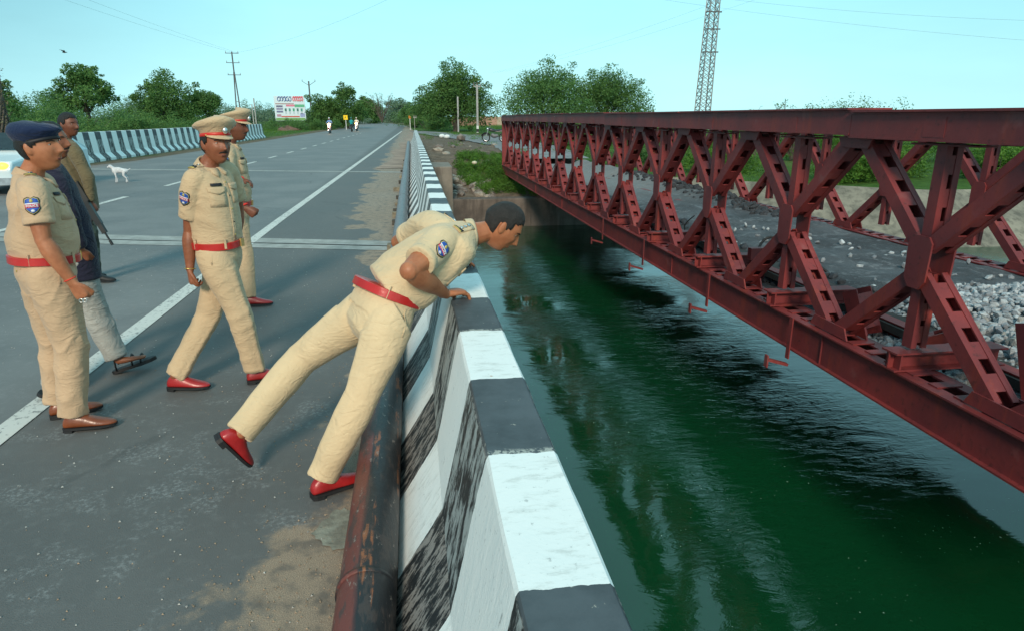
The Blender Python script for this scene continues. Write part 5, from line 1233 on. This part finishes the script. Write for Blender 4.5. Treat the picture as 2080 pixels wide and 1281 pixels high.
    # ---------- headgear
    if headgear == 'peaked':
        mb = MB(); tl = lambda k: (lambda s__, c__: k+(.010+max(0, k-.08)*.5)*s__)
        oval(mb, HM, [(tl(.044), .081*hs, .100*hs, -.002), (tl(.082), .084*hs, .103*hs, -.002), (tl(.094), .102*hs, .119*hs, 0), (tl(.108), .119*hs, .137*hs, 0), (tl(.121), .123*hs, .142*hs, 0), (tl(.131), .114*hs, .131*hs, 0), (tl(.136), .085, .10, 0), (tl(.137), .04, .05, 0), (tl(.137), .004, .004, 0)], 40); cp = mb.build('peaked_cap', shirt, root, True)
        mb = MB(); oval(mb, HM, [(tl(.046), .083*hs, .102*hs, -.002), (tl(.047), .0865*hs, .1055*hs, -.002), (tl(.064), .0865*hs, .1055*hs, -.002), (tl(.066), .083*hs, .102*hs, -.002)], 40); mb.build('cap_band', M_capred if True else shirt, cp, True)
        mb = MB(); n = 20; vs = []
        for i in range(n+1):
            a = math.radians(18+144*i/n); ca, sa = math.cos(a), math.sin(a); w_ = math.sin(math.pi*i/n)**.6
            p0 = V((.083*hs*ca, .101*hs*sa, .058)); p1 = V((.083*hs*ca*(1+.12*w_), (.101*hs+.048*w_)*sa, .058-.018*w_)); vs += [HM @ p0, HM @ p1, HM @ (p1-V((0, 0, .004))), HM @ (p0-V((0, 0, .006)))]
        mb.add(vs, [(4*i+a_, 4*i+(a_+1) % 4, 4*i+4+(a_+1) % 4, 4*i+4+a_) for i in range(n) for a_ in range(4)]+[(0, 1, 2, 3), (4*n+3, 4*n+2, 4*n+1, 4*n)]); o = mb.build('visor', shirt, cp); smooth_by(o.data, 50)
        MB().ball(HM @ V((0, .124*hs, .088)), (.016, .016, .021), 10, 8).build('cap_badge', M_silver, cp, True)
        for s in (-1, 1): MB().ball(HM @ V((s*.078*hs, .042*hs, .056)), .006, 8, 6).build('cap_button', M_gold, cp, True)
    elif headgear == 'beret':
        mb = MB(); tl = lambda k, q=0.: (lambda s__, c__: k+q*s__)
        oval(mb, HM, [(tl(.022, .020), .080*hs, .100*hs, -.002), (tl(.052, .018), .084*hs, .105*hs, -.004), (tl(.068, .010), .098*hs, .120*hs, -.004), (tl(.086, .0), .103*hs, .127*hs, -.006), (tl(.106, -.006), .095*hs, .117*hs, -.008), (tl(.122, -.010), .078*hs, .098*hs, -.008), (tl(.131, -.01), .04, .05, 0), (tl(.133, 0), .003, .003, 0)], 40)
        bo_ = mb.build('beret', cloth('navy_felt', (.010, .022, .065), .3), root, True)
        mb = MB(); oval(mb, HM, [(tl(.018, .020), .080*hs, .100*hs, -.002), (tl(.020, .020), .084*hs, .104*hs, -.002), (tl(.034, .020), .085*hs, .105*hs, -.002), (tl(.036, .020), .080*hs, .10*hs, -.002)], 40); mb.build('beret_band', basic('black_band', (.008, .008, .012), .6), bo_, True)
    return root, P, dict(HM=HM, fr=fr, sS=sS, ax=ax, ctr=ctr, bs=bs, bt=bt, shirt=sh, body=bo, base=base, wst=wst)
M_capred = basic('cap_red', (.55, .03, .02), .45, .1)
def bangle(parent, P, s_, mat, t=.97, r=.030, th=.004, name='wristband', w=None):
    e, w_ = P['e'+s_], P['w'+s_]; c = e.lerp(w_, t); d = (w_-e).normalized(); a = d.orthogonal().normalized(); b = d.cross(a); mb = MB(); n = 20
    mb.tube([c+(a*math.cos(q)+b*math.sin(q)*.86)*r for q in [6.2832*k/n for k in range(n+1)]], [th]*(n+1), n=7, sub=1); return mb.build(name, mat, parent, True)

# --- officer leaning over the parapet
JL = dict(pel=(772, 632, 3.16), waist=(787, 594, 3.18), hR=(793, 655, 3.06), kR=(733, 804, 2.95), aR=V((-.475, 2.90, .10)), hL=(742, 634, 3.25), kL=(612, 728, 3.28), aL=(487, 866, 3.10), neck=(957, 478, 3.30), head=(1020, 459, 3.34), sR=(893, 492, 3.12), sL=(868, 455, 3.47), eR=(833, 550, 2.90), wR=V((.135, 3.20, .900)), eL=(812, 492, 3.70), wL=V((.19, 3.98, .905)))
R1, P1, X1 = person(JL, 'officer in khaki with a red belt leaning over the striped parapet, one leg lifted', shirt=K_C, trou=K_C, skin=SK1, face=(.70, -.02, -.68), hup=(.62, .0, .70), vox=.0042, sleeve=.68, belly=.022, hairmat=M_hairg, moust=False, hs=1.04, seed=1, hem=.088, arch=.050, fb=.96, arm=1.12, fold=2.5, build_=1.08,
  hands=dict(R=dict(d=(.78, .60, -.05), pn=(0, 0, -1), curl=17, spread=.7, thumb=.45, s=1.06), L=dict(d=(.95, .25, -.05), pn=(0, 0, -1), curl=14)),
  feet=dict(R=dict(heel=(-.545, 2.86, .010), dir=(.86, .50, 0)), L=dict(heel=onY(440, 888, 3.03), dir=(.36, .42, -.83), up=(.80, .22, .50))))
bangle(X1['body'], P1, 'L', M_bracelet, .96, .031, .006)
# --- officer with navy beret at the left
JA = dict(pel=(93, 545, 3.9), waist=(90, 524, 3.9), hR=(104, 562, 3.81), kR=(145, 702, 3.83), aR=(152, 838, 3.86), hL=(86, 556, 3.98), kL=(113, 700, 4.03), aL=(118, 818, 4.03), neck=(64, 357, 3.93), head=(80, 300, 3.93), sR=(66, 390, 3.73), sL=(86, 378, 4.1), eR=(88, 488, 3.68), wR=(148, 575, 3.70), eL=(104, 470, 4.18), wL=(134, 545, 4.12))
RA, PA, XA = person(JA, 'officer in khaki with a navy blue beret and brown shoes standing at the left edge', shirt=K_A, trou=K_A, skin=SK1, shoemat=M_brs, face=(.96, -.12, .05), hup=(-.05, 0, 1), headgear='beret', build_=1.04, belly=.034, hs=1.04, seed=2, moust=False, fold=2.0,
  hands=dict(R=dict(d=(.35, .1, -.93), pn=(.2, .95, .1), curl=52), L=dict(curl=40)),
  feet=dict(R=dict(heel=onZ(132, 872, .010), dir=(.98, .12, 0)), L=dict(heel=onZ(103, 847, .010), dir=(.90, .40, 0))))
bangle(XA['body'], PA, 'R', M_bracelet, .90, .030, .0025, 'wrist_thread')
w_ = PA['wR']; hd_ = V((.35, .1, -.93)).normalized()
for k in range(2): 
    c = w_+hd_*.092+V((.018*k-.004, -.018, -.01)); mb = MB(); mb.tube([c+V((math.cos(q)*.0105, 0, math.sin(q)*.0105)) for q in [6.2832*i/12 for i in range(13)]], [.0024]*13, n=6, sub=1); mb.build('ring', M_silver, XA['body'], True)
# --- walking officer with peaked cap looking at the camera
JB = dict(pel=(445, 510, 4.45), waist=(442, 493, 4.45), hR=(436, 524, 4.37), kR=(487, 640, 4.36), aR=(512, 750, 4.44), hL=(456, 518, 4.54), kL=(422, 642, 4.52), aL=(374, 760, 4.36), neck=(424, 336, 4.45), head=(439, 294, 4.42), sR=(392, 368, 4.33), sL=(466, 350, 4.60), eR=(385, 470, 4.40), wR=(386, 548, 4.36), eL=(484, 425, 4.70), wL=(478, 500, 4.68))
RB, PB, XB = person(JB, 'walking officer in khaki and peaked cap, red shoes, turning his face to the camera', shirt=K_B, trou=K_B, skin=SK2, face=(.66, -.74, -.02), hup=(.02, .02, 1), headgear='peaked', build_=1.0, belly=.022, hs=1.0, seed=3, sleeve=.70, fold=2.0,
  hands=dict(R=dict(d=(-.02, -.05, -1), pn=(.9, .4, 0), curl=46, s=1.02), L=dict(curl=35)),
  feet=dict(R=dict(heel=onZ(503, 776, .010), dir=(.95, .30, 0)), L=dict(heel=onZ(343, 788, .012), dir=(.99, -.10, -.0))))
bangle(XB['body'], PB, 'R', M_gold, .97, .031, .004, 'watch')
# --- officer half hidden behind him
JC = dict(pel=(478, 432, 6.5), waist=(477, 410, 6.5), hR=(474, 440, 6.42), kR=(497, 520, 6.42), aR=(508, 603, 6.4), hL=(482, 437, 6.6), kL=(484, 520, 6.6), aL=(470, 600, 6.62), neck=(466, 290, 6.5), head=(479, 259, 6.5), sR=(460, 313, 6.34), sL=(476, 306, 6.68), eR=(466, 378, 6.22), wR=(500, 424, 6.15), eL=(474, 372, 6.62), wL=(489, 366, 6.35))
RC, PC, XC = person(JC, 'officer in khaki and peaked cap in profile, half hidden behind the walking officer', shirt=K_B, trou=K_B, skin=SK3, face=(.97, -.2, -.08), hup=(.04, 0, 1), headgear='peaked', vox=.0065, seed=4, sleeve=.5,
  hands=dict(R=dict(d=(.75, -.1, -.6), pn=(0, 1, 0), curl=62), L=dict(d=(.9, -.3, -.1), pn=(0, -.3, -1), curl=25)),
  feet=dict(R=dict(heel=onZ(494, 621, .010), dir=(1, .08, 0)), L=dict(heel=onZ(462, 612, .010), dir=(1, .1, 0))))
bangle(XC['body'], PC, 'R', M_bracelet, .88, .033, .009); bangle(XC['body'], PC, 'L', M_bracelet, 1.0, .031, .006)
# --- man in dark padded jacket and pale jeans
M_navy = cloth('navy_jacket', (.020, .020, .042), .5); M_jean = cloth('pale_jeans', (.42, .42, .39), .35, c2=(.26, .27, .26))
JD = dict(pel=(148, 528, 4.75), hR=(150, 540, 4.67), kR=(196, 640, 4.72), aR=(240, 728, 4.84), hL=(148, 537, 4.84), kL=(130, 650, 4.80), aL=(97, 762, 4.60), neck=(94, 322, 4.78), head=(104, 288, 4.78), sR=(108, 358, 4.60), sL=(112, 350, 4.95), eR=(138, 440, 4.55), wR=(162, 505, 4.62), eL=(128, 430, 5.0), wL=(150, 500, 4.97))
RD, PD, XD = person(JD, 'man in dark navy jacket, pale jeans and black sandals walking behind the beret officer', shirt=M_navy, trou=M_jean, skin=SK2, face=(.98, -.1, 0), hup=(0, 0, 1), vox=.0055, belt=False, long_sleeve=True, uniform=False, untucked=True, shoes=False, seed=5, fold=1.5, build_=.98,
  hands=dict(R=dict(curl=45), L=dict(curl=40)),
  feet=dict(R=dict(heel=onZ(232, 752, .03), dir=(.95, .12, .28), up=(-.28, 0, .95)), L=dict(heel=onZ(82, 795, .06), dir=(.85, .1, -.45), up=(.45, 0, .85))))
for s_, ft in (('R', dict(heel=onZ(232, 752, .02), dir=(.95, .12, .28), up=(-.28, 0, .95))), ('L', dict(heel=onZ(82, 795, .05), dir=(.85, .1, -.45), up=(.45, 0, .85)))):
    H = V(ft['heel']); f = V(ft['dir']).normalized(); u = V(ft['up']); u = (u-f*u.dot(f)).normalized(); r = f.cross(u); mb = MB(); pl = [(-.01, .02), (.01, .036), (.1, .036), (.2, .05), (.26, .038), (.29, .01)]; pl = pl+[(t, -w) for t, w in pl[::-1]]; N = len(pl)
    mb.add([H+f*t+r*w+u*z for z in (-.02, .004) for t, w in pl], [tuple(range(N))[::-1], tuple(N+i for i in range(N))]+[(i, (i+1) % N, (i+1) % N+N, i+N) for i in range(N)]); so_ = mb.build('sandal_sole', M_sole, RD)
    for t, hh, w in ((.20, .045, .05), (.14, .065, .043), (.03, .085, .04)):
        q = MB(); q.tube([H+f*(t+.012*math.sin(a))+r*w*math.cos(a)+u*hh*math.sin(a) for a in np.arange(0, 3.15, .35)], [(.004, .014)]*9, side=f, n=8, sub=1, rnd=False); q.build('sandal_strap', M_sole, so_, True)
# --- gunman in brown jacket
M_olive = cloth('olive_brown_jacket', (.155, .120, .065), .5); 
t = NT('camouflage'); n1 = t.noise(9, 3, .5); n2 = t.noise(13, 3, .5); c = t.mix(t.step(n1, .5, .53), (.045, .055, .04), (.12, .14, .11)); c = t.mix(t.step(n2, .56, .58), c, (.02, .022, .02)); M_camo = t.done(c, .9)
JE = dict(pel=(165, 402, 7.7), hR=(165, 410, 7.6), kR=(182, 480, 7.6), aR=(190, 556, 7.73), hL=(165, 408, 7.8), kL=(172, 480, 7.8), aL=(166, 556, 7.85), neck=(133, 283, 7.7), head=(140, 254, 7.7), sR=(150, 305, 7.50), sL=(138, 300, 7.88), eR=(180, 366, 7.42), wR=(184, 412, 7.40), eL=(150, 360, 7.9), wL=(170, 400, 7.62))
RE, PE, XE = person(JE, 'man in an olive brown jacket holding a rifle down, behind the beret officer', shirt=M_olive, trou=M_camo, skin=SK3, face=(.92, -.38, -.05), hup=(.02, 0, 1), vox=.007, belt=False, long_sleeve=True, uniform=False, untucked=True, shoemat=M_sole, seed=6, fold=1.2,
  hands=dict(R=dict(d=(.3, -.1, -.9), pn=(-.6, .6, 0), curl=60), L=dict(curl=50)),
  feet=dict(R=dict(heel=onZ(184, 572, .010), dir=(.97, -.1, 0)), L=dict(heel=onZ(160, 566, .010), dir=(.97, .2, 0))))
gun = thing('rifle', tuple(PE['wR']), 'black rifle held muzzle down beside the man in the olive jacket', 'rifle'); M_gun = basic('gunmetal', (.012, .013, .015), .4); M_wood = basic('gun_grip', (.02, .02, .02), .6)
a, b = onY(150, 372, 7.36), onY(229, 498, 7.32); d = (b-a).normalized(); L_ = (b-a).length; up_ = V((d.z, 0, -d.x)).normalized()*-1
g_ = MB(); g_.bar(a+d*L_*.30, a+d*L_*.66, .045, .06, up_); g_.build('receiver', M_gun, gun)
g_ = MB(); g_.tube([a+d*L_*.6, b], [.011, .010], n=10, sub=1, rnd=False); g_.build('barrel', M_gun, gun); g_ = MB(); g_.tube([b-d*.05, b], [.015, .015], n=10, sub=1, rnd=False); g_.build('muzzle', M_gun, gun)
g_ = MB(); g_.bar(a, a+d*L_*.30, .035, .085, up_); g_.build('stock', M_wood, gun); g_ = MB(); g_.bar(a+d*L_*.60, a+d*L_*.80, .042, .045, up_); g_.build('handguard', M_wood, gun)
g_ = MB(); g_.tube([a+d*L_*.5, a+d*L_*.5+V((-.05, 0, -.09))-V((0, 0, 0)), a+d*L_*.53+V((-.07, 0, -.18))], [(.016, .03)]*3, n=8); g_.build('magazine', M_gun, gun)
g_ = MB(); g_.tube([a+d*L_*.34, a+d*L_*.33+V((-.05, 0, -.08))], [(.016, .022), (.015, .02)], n=8, sub=1); g_.build('pistol_grip', M_gun, gun)
g_ = MB(); g_.tube([a+V((0, -.02, 0)), a+V((-.12, -.03, .22)), PE['neck']+V((.05, -.14, -.05)), PE['sL']+V((0, -.3, -.3)), a+d*L_*.6], [.006]*5, n=6, sub=6); g_.build('sling', M_sole, gun, True)

# ================================================================ BIKES, RIDERS, CAR, DOG
M_tyre = basic('tyre', (.02, .02, .021), .85); M_chrome = basic('chrome', (.6, .6, .6), .25, .1, metal=.9); M_blackp = basic('black_enamel', (.02, .02, .025), .3)
def bike(loc, yaw, paint, label, lit=True, scale=1.):
    t_ = thing('motorcycle', loc, label, 'motorcycle'); M = Matrix.Translation(V(loc)) @ Matrix.Rotation(yaw, 4, 'Z') @ Matrix.Scale(scale, 4); T_ = lambda p: M @ V(p)   # +y forward
    for y in (.62, -.62):
        mb = MB(); mb.tube([T_((0, y+.27*math.cos(a), .31+.27*math.sin(a))) for a in np.linspace(0, 6.2832, 25)], [.045]*25, n=8, sub=1); w = mb.build('wheel', M_tyre, t_, True)
        mb = MB(); mb.tube([T_((0, y+.22*math.cos(a), .31+.22*math.sin(a))) for a in np.linspace(0, 6.2832, 21)], [.014]*21, n=6, sub=1)
        for a in range(5): mb.bar(T_((0, y, .31)), T_((0, y+.21*math.cos(a*1.2566), .31+.21*math.sin(a*1.2566))), .02, .02)
        mb.build('rim', M_chrome, w)
    mb = MB(); mb.tube([T_(p) for p in ((0, .42, .92), (0, .25, .86), (0, -.05, .80))], [(.09, .07), (.14, .11), (.10, .07)], n=12); mb.build('fuel_tank', paint, t_, True)
    mb = MB(); mb.tube([T_(p) for p in ((0, -.02, .80), (0, -.35, .80), (0, -.72, .88))], [(.11, .045), (.13, .05), (.09, .03)], n=10); mb.build('seat', M_blackp, t_, True)
    mb = MB(); mb.tube([T_(p) for p in ((0, .15, .48), (0, 0, .42), (0, -.2, .45))], [(.13, .17), (.15, .16), (.1, .12)], n=10); mb.build('engine', basic('engine_grey', (.16, .16, .165), .5), t_, True)
    mb = MB(); 
    for s in (-1, 1): mb.bar(T_((s*.08, .62, .31)), T_((s*.07, .43, .98)), .035, .035)
    mb.bar(T_((-.34, .33, 1.05)), T_((.34, .33, 1.05)), .03, .03); mb.build('fork', M_chrome, t_)
    mb = MB(); mb.tube([T_((0, .62+.34*math.cos(a), .31+.34*math.sin(a))) for a in np.linspace(.3, 2.6, 10)], [(.075, .012)]*10, n=8, sub=1); mb.build('mudguard', paint, t_, True)
    mb = MB(); mb.bar(T_((.13, .1, .35)), T_((.15, -.75, .36)), .06, .06); mb.build('exhaust', M_chrome, t_)
    mb = MB(); mb.ball(T_((0, .50, .93)), .15 if lit else .09, 12, 8); h = mb.build('headlight', emis('headlamp_lit', (1, .55, .16), 12) if lit else M_chrome, t_, True)
    for s in (-1, 1): mb = MB(); mb.bar(T_((s*.28, .33, 1.06)), T_((s*.34, .33, 1.22)), .015, .015); mb.ball(T_((s*.36, .33, 1.24)), (.06, .02, .04)); mb.build('mirror', M_blackp, t_)
    return t_
def rider(loc, yaw, label, shirtc, headc, trouc=(.08, .08, .10), helmet=False):
    t_ = thing('person', loc, label, 'person'); M = Matrix.Translation(V(loc)) @ Matrix.Rotation(yaw, 4, 'Z'); T_ = lambda p: M @ V(p)
    mb = MB(); mb.tube([T_((0, -.20, .86)), T_((0, -.18, 1.08)), T_((0, -.10, 1.30)), T_((0, -.06, 1.40))], [(.16, .11), (.17, .11), (.19, .10), (.08, .07)], side=tuple(M.to_3x3() @ V((1, 0, 0))), n=14)
    for s in (-1, 1): mb.tube([T_((s*.17, -.08, 1.33)), T_((s*.27, .02, 1.15)), T_((s*.30, .28, 1.07))], [.055, .045, .035], n=8)
    me = fuse(mb, .02, 2); me_c = getco(me)-np.array(loc); setco(me, me_c); link('shirt', me, cloth('rider_shirt', shirtc), t_)
    mb = MB()
    for s in (-1, 1): mb.tube([T_((s*.09, -.20, .88)), T_((s*.19, .20, .78)), T_((s*.17, .02, .40))], [.085, .065, .05], n=8)
    mb.build('trousers', cloth('rider_trousers', trouc), t_, True)
    mb = MB(); mb.ball(T_((0, -.02, 1.57)), (.08, .095, .115), 14, 10); mb.tube([T_((0, -.06, 1.38)), T_((0, -.03, 1.5))], [.055, .05], n=10, sub=1)
    for s in (-1, 1): mb.tube([T_((s*.30, .26, 1.07)), T_((s*.30, .34, 1.06))], [.035, .03], n=8, sub=1)
    for s in (-1, 1): mb.tube([T_((s*.17, .0, .36)), T_((s*.17, .14, .34))], [.04, .035], n=8, sub=1)
    mb.build('body', SK3, t_, True)
    mb = MB(); oval(mb, Matrix.Translation(V(T_((0, -.03, 1.59)))), [(-.02, .088, .10, -.01), (.05, .086, .10, -.01), (.10, .06, .07, -.01), (.125, .01, .01, -.01)], 16); mb.build('helmet' if helmet else 'headcloth', basic('headcloth', headc, .6), t_, True)
PI = math.pi
bike((-8.9, 77, 0), PI, basic('bike_red', (.25, .02, .02), .35), 'nearest approaching motorcycle with its orange headlight lit', True); rider((-8.9, 77, 0), PI, 'rider in a pale blue shirt and light headcloth on the nearest motorcycle', (.16, .30, .60), (.55, .65, .72))
bike((-7.0, 90, 0), PI, basic('bike_dark', (.05, .06, .08), .35), 'rightmost of the approaching motorcycles with its headlight lit', True); rider((-7.0, 90, 0), PI, 'rider in white on the rightmost of the approaching motorcycles', (.60, .62, .60), (.6, .62, .6))
bike((-7.3, 86, 0), 0, M_blackp, 'dark motorcycle without a lit headlight riding away beside the lit one', False); rider((-7.3, 86, 0), 0, 'rider in a teal green shirt on the unlit motorcycle', (.02, .30, .30), (.02, .25, .25))
bike((6.0, 49.5, -.02), 1.35, M_blackp, 'black motorcycle parked on the old approach road beyond the bridge end', False)
# car nose just inside the left edge of the view
car = thing('parked_car', (-10.03, 18.9, 0), 'white car with lit orange lamps at the left edge of the view', 'car'); cx, cy = -10.03, 18.9
M_cw = basic('white_car_paint', (.62, .74, .78), .25, .05, 2, spec=.6)
mb = MB(); Wd = .86
prof = [(-1.95, .30), (-1.98, .60), (-1.86, .76), (-1.05, .88), (-.30, 1.28), (1.2, 1.32), (1.85, .98), (1.95, .90), (1.95, .32)]
vs = []; 
for s in (-1, 1): vs += [(cx+s*Wd*(1 if z < 1.0 else .82), cy+y, z) for y, z in prof]
n = len(prof); mb.add(vs, [tuple(range(n)), tuple(range(n, 2*n))[::-1]]+[(i, (i+1) % n, (i+1) % n+n, i+n)[::-1] for i in range(n)]); o = mb.build('body', M_cw, car); bevel(o, .06, 3)
MB().add([(cx-.66, cy-.98, 1.02), (cx+.66, cy-.98, 1.02), (cx+.60, cy-.50, 1.38), (cx-.60, cy-.50, 1.38)], [(0, 1, 2, 3)]).build('windscreen', basic('dark_glass', (.02, .03, .035), .1, spec=.8), car)
MB().box((cx-.5, cy-2.01, .42), (cx+.5, cy-1.95, .58)).build('grille', M_blackp, car); MB().box((cx-.86, cy-2.03, .24), (cx+.86, cy-1.90, .40)).build('bumper', basic('grey_bumper', (.30, .36, .40), .4), car)
for s in (-1, 1):
    mb = MB(); mb.ball((cx+s*.68, cy-1.93, .66), (.13, .08, .09), 12, 8); h = mb.build('headlight', emis('car_lamp', (1, .33, .03), 3), car, True)
    mb = MB(); mb.ball((cx+s*.92, cy-.95, 1.02), (.08, .05, .06), 10, 6); mb.build('mirror', M_blackp, car, True)
    for y in (-1.25, 1.25):
        mb = MB(); mb.tube([(cx+s*.72, cy+y, .31), (cx+s*.89, cy+y, .31)], [.31, .31], side=(0, 1, 0), n=24, sub=1, rnd=False); w = mb.build('wheel', M_tyre, car); mb = MB(); mb.tube([(cx+s*.885, cy+y, .31), (cx+s*.90, cy+y, .31)], [.19, .17], side=(0, 1, 0), n=18, sub=1, rnd=False); mb.build('rim', M_chrome, w)
# white dog
dg_ = thing('dog', (-8.1, 20, 0), 'small white dog standing on the far lane of the road, head turned left', 'dog'); mb = MB(); D = lambda x, y, z: V((-8.1+x*.88, 20+y*.88, z*.88))
mb.tube([D(-.13, 0, .36), D(-.02, 0, .38), D(.10, 0, .36), D(.20, 0, .35)], [(.075, .09), (.070, .085), (.062, .068), (.06, .065)], side=(0, 1, 0), n=14)
mb.tube([D(-.12, 0, .40), D(-.19, 0, .46), D(-.23, 0, .49)], [.055, .045, .045], n=10); mb.ball(D(-.24, 0, .50), (.055, .045, .045)); mb.tube([D(-.27, 0, .49), D(-.33, 0, .47)], [.028, .018], n=8, sub=1)
for s in (-1, 1):
    mb.tube([D(-.11, s*.05, .33), D(-.10, s*.05, .18), D(-.11, s*.05, .09), D(-.125, s*.05, .015)], [.035, .022, .017, .018], n=8)
    mb.tube([D(.17, s*.05, .34), D(.13, s*.055, .22), D(.20, s*.05, .13), D(.18, s*.05, .015)], [.048, .034, .018, .018], n=8)
    mb.tube([D(-.22, s*.035, .53), D(-.20, s*.05, .50)], [(.018, .008), (.008, .005)], n=6, sub=1)
mb.tube([D(.22, 0, .37), D(.30, 0, .40), D(.34, 0, .44)], [.020, .014, .007], n=8)
me = fuse(mb, .009, 2); setco(me, getco(me)-np.array((-8.1, 20, 0))); link('body', me, basic('white_fur', (.62, .64, .66), .9, .2, 20, .5, 80), dg_)
for s in (-1, 1): MB().ball(D(-.285, s*.022, .51), .007, 6, 5).build('eye', M_iris, dg_)
MB().ball(D(-.345, 0, .475), .010, 6, 5).build('nose', M_iris, dg_)
